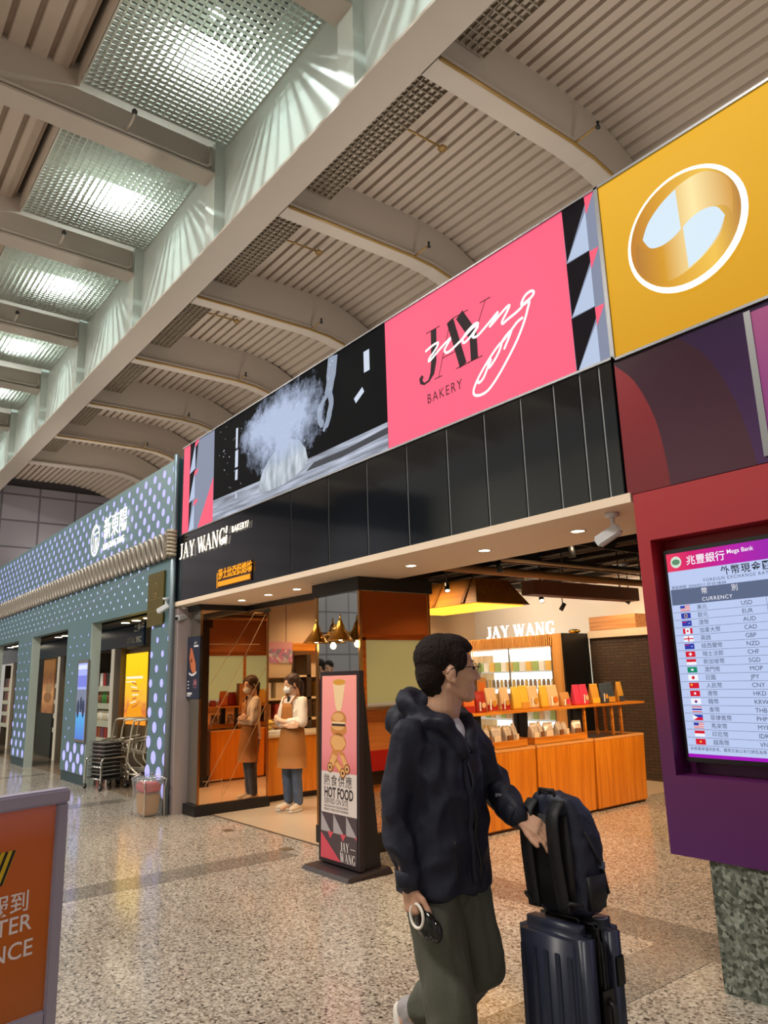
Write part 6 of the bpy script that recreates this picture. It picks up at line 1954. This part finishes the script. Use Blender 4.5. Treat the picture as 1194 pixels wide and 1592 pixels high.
# ------------------------------------------------------------------ suitcase and backpack
SX0, SX1, SY0, SY1, SZ = -1.985, -1.70, 2.09, 2.345, .715
t = thing('suitcase', 'large dark blue hard shell suitcase with zip and the backpack on top', 'suitcase', ((SX0 + SX1) / 2, (SY0 + SY1) / 2, 0))
SUIT = M('navy_hard_shell', '2b3042', 0.4, spec=0.4, bump=0.04)
w, d = (SX1 - SX0) / 2, (SY1 - SY0) / 2
for y0, y1 in ((-d, -0.012), (0.012, d)):
    m = MB(SUIT); m.box(-w, w, y0, y1, .05, SZ); o = m.build('shell', t, bevel=0.035, segs=4, smooth=True)
    k = MB(SUIT)
    sgn = -1 if y0 < 0 else 1
    for i in range(5):
        x = -w * 0.7 + i * w * 0.35
        k.box(x - .012, x + .012, (y0 if sgn < 0 else y1) - .004, (y0 if sgn < 0 else y1) + .004, .12, SZ - .08)
    k.build('groove_rib', o, bevel=0.003)
m = MB(BLACK); m.box(-w + .006, w - .006, -.013, .013, .058, SZ - .006); m.build('zip_band', t, bevel=0.03, segs=3)
m = MB(M('zip_tape', '0a0a10', 0.6)); 
for s_ in (-.008, .008):
    m.tube([(w - .004, s_, .1), (w - .004, s_, SZ - .06), (w - .03, s_, SZ - .006), (-w + .03, s_, SZ - .006)], 0.004, None, 6)
m.build('zip_teeth', t)
m = MB(BLACK); m.tube([(w, -.0, .33), (w + .022, -.0, .345), (w + .022, -.0, .475), (w, 0, .49)], 0.011); m.box(w - .004, w + .004, -.03, .03, .30, .52); m.build('side_handle', t)
m = MB(BLACK); m.tube([(-.07, -.03, SZ - .004), (-.065, -.03, SZ + .008), (.065, -.03, SZ + .008), (.07, -.03, SZ - .004)], 0.007); m.build('top_handle', t)
m = MB(M('black_lock', '0c0c10', 0.3)); m.box(w - .006, w + .006, d - .075, d - .03, SZ - .20, SZ - .11); m.build('lock', t, bevel=0.003)
m = MB(M('grey_badge', '8c90a8', 0.3, 0.5)); m.ell((w - .05, d * .45, SZ + .0005), (.026, .03, .003), n=16); m.build('badge', t)
for a in (-1, 1):
    for c in (-1, 1):
        k = MB(DARK); k.lathe([(0, -.012), (.026, -.012), (.028, 0), (.026, .012), (0, .012)], (a * (w - .05), c * (d - .045), .028), (1, 0, 0), 16); k.build('wheel', t)
        k = MB(BLACK); k.box(a * (w - .05) - .022, a * (w - .05) + .022, c * (d - .045) - .018, c * (d - .045) + .018, .034, .07); k.build('wheel_housing', t)

t = thing('backpack', 'dark navy backpack with hanging straps standing on top of the suitcase', 'backpack', (-1.855, 2.235, SZ + .016), math.radians(93))
PACK = M('navy_pack_fabric', '1c2236', 0.55, bump=0.25, bscale=70)
PACKD = M('black_pack_fabric', '0c0d14', 0.6, bump=0.2, bscale=70)
# local +x is the outer face of the pack, -x its back with the straps
def pk(z, x0, x1, wy, n=28, p=0.6):
    cx, rx = (x0 + x1) / 2, (x1 - x0) / 2
    return [Vector((cx + rx * math.copysign(abs(math.cos(a)) ** p, math.cos(a)), wy * math.copysign(abs(math.sin(a)) ** p, math.sin(a)), z)) for a in [2 * PI * i / n for i in range(n)]]
m = MB(PACK)
m.loft([pk(.0, -.07, .10, .125), pk(.03, -.085, .125, .14), (pk(.15, -.09, .135, .145)), pk(.27, -.095, .12, .14), pk(.36, -.10, .085, .125), pk(.415, -.095, .035, .10), pk(.435, -.08, -.01, .06)])
remesh(m, 'main_bag', 0.0075, PACK, t, 3, 0.010, 9, (1, 1, 1), 2.0)
m = MB(PACK); m.loft([pk(.02, .09, .165, .10), pk(.06, .09, .18, .11), pk(.17, .09, .165, .105), pk(.21, .08, .12, .09)]); remesh(m, 'front_pocket', 0.007, PACK, t, 3, 0.006, 10, (1, 1, 1), 4)
m = MB(PACKD); m.loft([pk(.03, -.115, -.08, .115), pk(.2, -.125, -.08, .12), pk(.36, -.115, -.08, .10)]); m.build('back_panel', t, smooth=True)
for sy in (-1, 1):
    pts = smooth2([(-.095, .05), (-.15, .0), (-.155, -.1), (-.14, -.22), (-.12, -.34)], 4)
    m = MB(PACKD)
    secs = []
    for i, q in enumerate(pts):
        tt = pts[min(i + 1, len(pts) - 1)] - pts[max(i - 1, 0)]
        nn_ = Vector((-tt.y, tt.x)).normalized() * .008
        yc = (.065 + .01 * i / 16) * sy
        secs.append([Vector((q.x + k * nn_.x, yc + w_, .36 + q.y + k * nn_.y)) for w_, k in ((-.028, -.6), (.028, -.6), (.03, 0), (.028, .8), (-.028, .8), (-.03, 0))])
    m.loft(secs)
    m.build('shoulder_strap', t)
    MB(PACKD).tube([(-.12, .075 * sy, .03), (-.13, .11 * sy, .06), (-.09, .145 * sy, .05)], 0.008, None, 6).build('strap_webbing', t)
    m = MB(M('grey_buckle', '5c6478', 0.4)); m.box(-.006, .006, -.016, .016, -.012, .012); o = m.build('buckle', t); o.location = (.05, .148 * sy, .17)
    MB(PACKD).tube([(-.04, .143 * sy, .30), (.05, .15 * sy, .17), (.1, .14 * sy, .06)], 0.007, None, 6).build('side_strap', t)
    m = MB(PACKD); m.loft([pk(.02, -.04, .07, .012, 16), pk(.14, -.045, .08, .016, 16)]); m.v = [v + Vector((0, .14 * sy, 0)) for v in m.v]; m.build('side_pocket', t)
MB(PACKD).tube([(-.08, -.04, .42), (-.085, -.035, .447), (-.085, .035, .447), (-.08, .04, .42)], 0.009, None, 8).build('grab_loop', t)
MB(PACKD).tube([(.06, .05, .38), (.10, .07, .36), (.15, .1, .325)], 0.0035, None, 5).build('cord', t)
MB(ZIP).tube([(-.03, -.135, .12), (-.035, -.132, .30), (-.04, -.10, .41), (-.04, 0, .437), (-.04, .10, .41), (-.035, .132, .3)], 0.004, None, 6).build('zip', t)

for ch in t.children:
    ch.location = (ch.location.x * .84, ch.location.y * .84, ch.location.z * .9)
    ch.scale = (.84, .84, .9)
# ------------------------------------------------------------------ standee
t = thing('floor_sign', 'free standing hot food sign on a black base before the mirror pillar', 'sign', (-5.36, 3.72, 0))
FRM = M('dark_bronze_frame', '332a2c', 0.35, 0.4)
m = MB(FRM); m.hexa([(-5.71, 3.50, 0), (-5.02, 3.50, 0), (-5.02, 3.95, 0), (-5.71, 3.95, 0)], [(-5.69, 3.52, .03), (-5.04, 3.52, .03), (-5.04, 3.93, .055), (-5.69, 3.93, .055)])
m.build('base_plate', t, world=True, bevel=0.004)
lean = 0.05
Lw, Rw = -5.665, -5.075
m = MB(FRM)
m.hexa([(Lw, 3.655, .05), (Rw, 3.655, .05), (Rw, 3.70, .05), (Lw, 3.70, .05)], [(Lw, 3.69, 1.60), (Rw, 3.69, 1.60), (Rw, 3.735, 1.60), (Lw, 3.735, 1.60)]); m.build('frame', t, world=True)
m = MB(BLACK); m.hexa([(Lw + .02, 3.70, .05), (Rw - .02, 3.70, .05), (Rw - .02, 3.88, .05), (Lw + .02, 3.88, .05)], [(Lw + .02, 3.735, 1.58), (Rw - .02, 3.735, 1.58), (Rw - .02, 3.74, 1.58), (Lw + .02, 3.74, 1.58)]); m.build('rear_stand', t, world=True)
up_ = Vector((0, .035, 1.55)).normalized()
PP = (Vector((Lw + .035, 3.6535, .08)), Vector((1, 0, 0)), up_, Vector((0, -1, .0226)).normalized())
W_, H_ = .52, 1.485
m = MB(M('pink_poster_print', 'e9908e', 0.35))
m.rect(0, W_, .69, H_, PP, 0.001, gradmat('pink_poster_gradient', [(0, 'c8686c'), (0.25, 'dc8488'), (1, 'f09a90')], 'Z', .75, 1.55, 0.12, 0.35))
m.rect(0, W_, .36, .69, PP, 0.001, M('pale_paper', 'd6cac6', 0.4))
m.rect(0, W_, 0, .36, PP, 0.001, M('plum_grey_print', '4a3c42', 0.4))
m.build('poster', t, world=True)
BRD = [M('bread_' + n, c, 0.5) for n, c in (('crust', 'c8813e'), ('light', 'e0a868'), ('dark', '8a5226'), ('cream', 'f0cfa0'), ('shadow', '3c281c'))]
m = MB(BRD[1])
m.poly([(.17, 1.43), (.36, 1.43), (.31, 1.23), (.28, 1.17), (.25, 1.17), (.21, 1.23)], PP, .002, BRD[3]); m.disc(.265, 1.43, .1, .028, PP, .0025, BRD[1]); m.disc(.265, 1.43, .085, .02, PP, .003, M('egg_filling', 'd9982c', 0.5))
for a, b_, ra, rb, mt in ((.26, 1.12, .115, .07, 0), (.26, 1.04, .12, .06, 0), (.25, .93, .12, .08, 0)):
    m.disc(a, b_, ra, rb, PP, .002, BRD[mt], 24)
    m.disc(a - .01, b_ + .02, ra * .75, rb * .5, PP, .0025, BRD[1], 24)
m.rect(.16, .36, 1.065, 1.085, PP, .0035, BRD[4]); m.rect(.16, .36, 1.085, 1.1, PP, .0035, BRD[3])
m.poly([(.14, .93), (.2, 1.0), (.25, .92), (.32, .99), (.37, .92), (.3, .87), (.2, .87)], PP, .003, BRD[1])
for q in ([(.10, .73), (.18, .70), (.26, .84), (.17, .87)], [(.26, .87), (.34, .85), (.42, .73), (.35, .70)], [(.18, .77), (.24, .80), (.36, .70), (.29, .67)]):
    m.poly(q, PP, .003, BRD[0])
    cx, cy = sum(p[0] for p in q) / 4, sum(p[1] for p in q) / 4
    m.poly([(cx + (a - cx) * .8, cy + (b_ - cy) * .6) for a, b_ in q], PP, .0035, BRD[1])
for a, b_ in ((.135, .725), (.385, .725), (.325, .69)):
    m.disc(a, b_, .042, .042, PP, .004, BRD[2], 18); m.disc(a, b_, .03, .03, PP, .0045, BRD[1], 18); m.disc(a, b_, .014, .014, PP, .005, BRD[4], 12)
m.build('pastry_print', t, world=True)
INKD = M('dark_poster_ink', '2c2024', 0.5)
m = MB(INKD)
m.text('熱食供應', .098, PP, .035, .585, .002, sx=1.02, space=1.16)
m.text('HOT FOOD', .115, PP, .045, .485, .002, sx=.70, bold=.03)
m.text('SERVED ON SITE', .06, PP, .045, .435, .002, sx=.80)
m.text('DELICIOUS HOT FOOD & DRINKS', .026, PP, .045, .405, .002, sx=.9)
m.text('FRESHLY MADE EVERY MORNING', .026, PP, .045, .378, .002, sx=.92)
m.build('poster_text', t, world=True)
m = MB(M('grey_triangle_print', 'a8a0a4', 0.4))
PK2 = M('pink_triangle_print', 'd04a5c', 0.4)
for i in range(3):
    a = i * .185
    m.poly([(a, .36), (a, .21), (min(a + .15, W_), .21)], PP, .002)
    m.poly([(a + .10, .215), (a + .185, .215), (a + .14, .16)] if i < 2 else [(W_ - .03, .215), (W_, .215), (W_, .19)], PP, .0025, PK2)
m.rect(0, W_, .0, .205, PP, .0015, M('plum_grey_print'))
m.poly([(0, 0), (.30, 0), (0, .20)], PP, .003, PK2)
serif_word(m, 'JAY', PP, .29, .085, .07, .72, M('cream_ink', 'e4dcd8', 0.4), .003, 0, .18, .05, .08); m.rect(.43, .50, .115, .12, PP, .003, M('cream_ink'))
serif_word(m, 'WANG', PP, .285, .005, .07, .78, M('cream_ink'), .003, 0, .18, .05, .06)
m.build('pattern_print', t, world=True)

# ------------------------------------------------------------------ orange notice stand in the foreground
bd = Vector((-0.2596, 0.9657, 0)); bn = Vector((0.9657, 0.2596, 0))
bc = Vector((-3.557, 0.985, 0))   # right edge of the stand
t = thing('notice_stand', 'orange notice stand in a lilac grey frame at the left front', 'sign', tuple(bc - bd * .5))
BO = bc - bd * 1.0
PB = (BO + Vector((0, 0, 0)), bd, Vector((0, 0, 1)), bn)
FRL = M('lilac_grey_frame', 'a29cb0', 0.4, 0.15)
def pbox(a0, a1, b0, b1, d0, d1, mat):
    O, U, Wv, N = PB
    return MB(mat).hexa([O + U * a + Wv * b0 + N * q for a, q in ((a0, d0), (a1, d0), (a1, d1), (a0, d1))], [O + U * a + Wv * b1 + N * q for a, q in ((a0, d0), (a1, d0), (a1, d1), (a0, d1))])
pbox(.95, 1.0, .0, 1.055, -.03, .03, FRL).build('post', t, world=True, bevel=.006)
pbox(.0, .05, .0, 1.055, -.03, .03, FRL).build('post', t, world=True, bevel=.006)
pbox(0, 1.0, 1.055, 1.115, -.04, .04, FRL).build('top_rail', t, world=True, bevel=.008)
pbox(.05, .95, .19, .265, -.025, .025, FRL).build('bottom_rail', t, world=True, bevel=.006)
OG = gradmat('orange_notice_print', [(0, 'b4622a'), (0.5, 'c46418'), (0.85, 'd06c3a'), (1.0, 'd88070')], 'Z', .15, 1.05, 0.0, 0.25)
pbox(.05, .95, .265, 1.055, -.012, .012, OG).build('panel', t, world=True)
m = MB(M('pale_notice_ink', 'ece4e6', 0.5))
m.text('報到', .085, PB, .862, .665, .013, align='RIGHT', bold=.008)
m.text('COUNTER', .088, PB, .875, .585, .013, align='RIGHT', bold=.008)
m.text('ENTRANCE', .088, PB, .888, .488, .013, align='RIGHT', bold=.008)
m.build('lettering', t, world=True)
m = MB(M('yellow_hazard', 'd8b81c', 0.5))
HZ = M('black_hazard', '16140e', 0.5)
m.poly([(.60, .775), (.745, .775), (.79, .90), (.645, .90)], PB, .013)
for i in range(5):
    a = .61 + i * .03
    m.poly([(a, .775), (a + .012, .775), (a + .058, .90), (a + .045, .90)], PB, .0135, HZ)
m.build('hazard_mark', t, world=True)
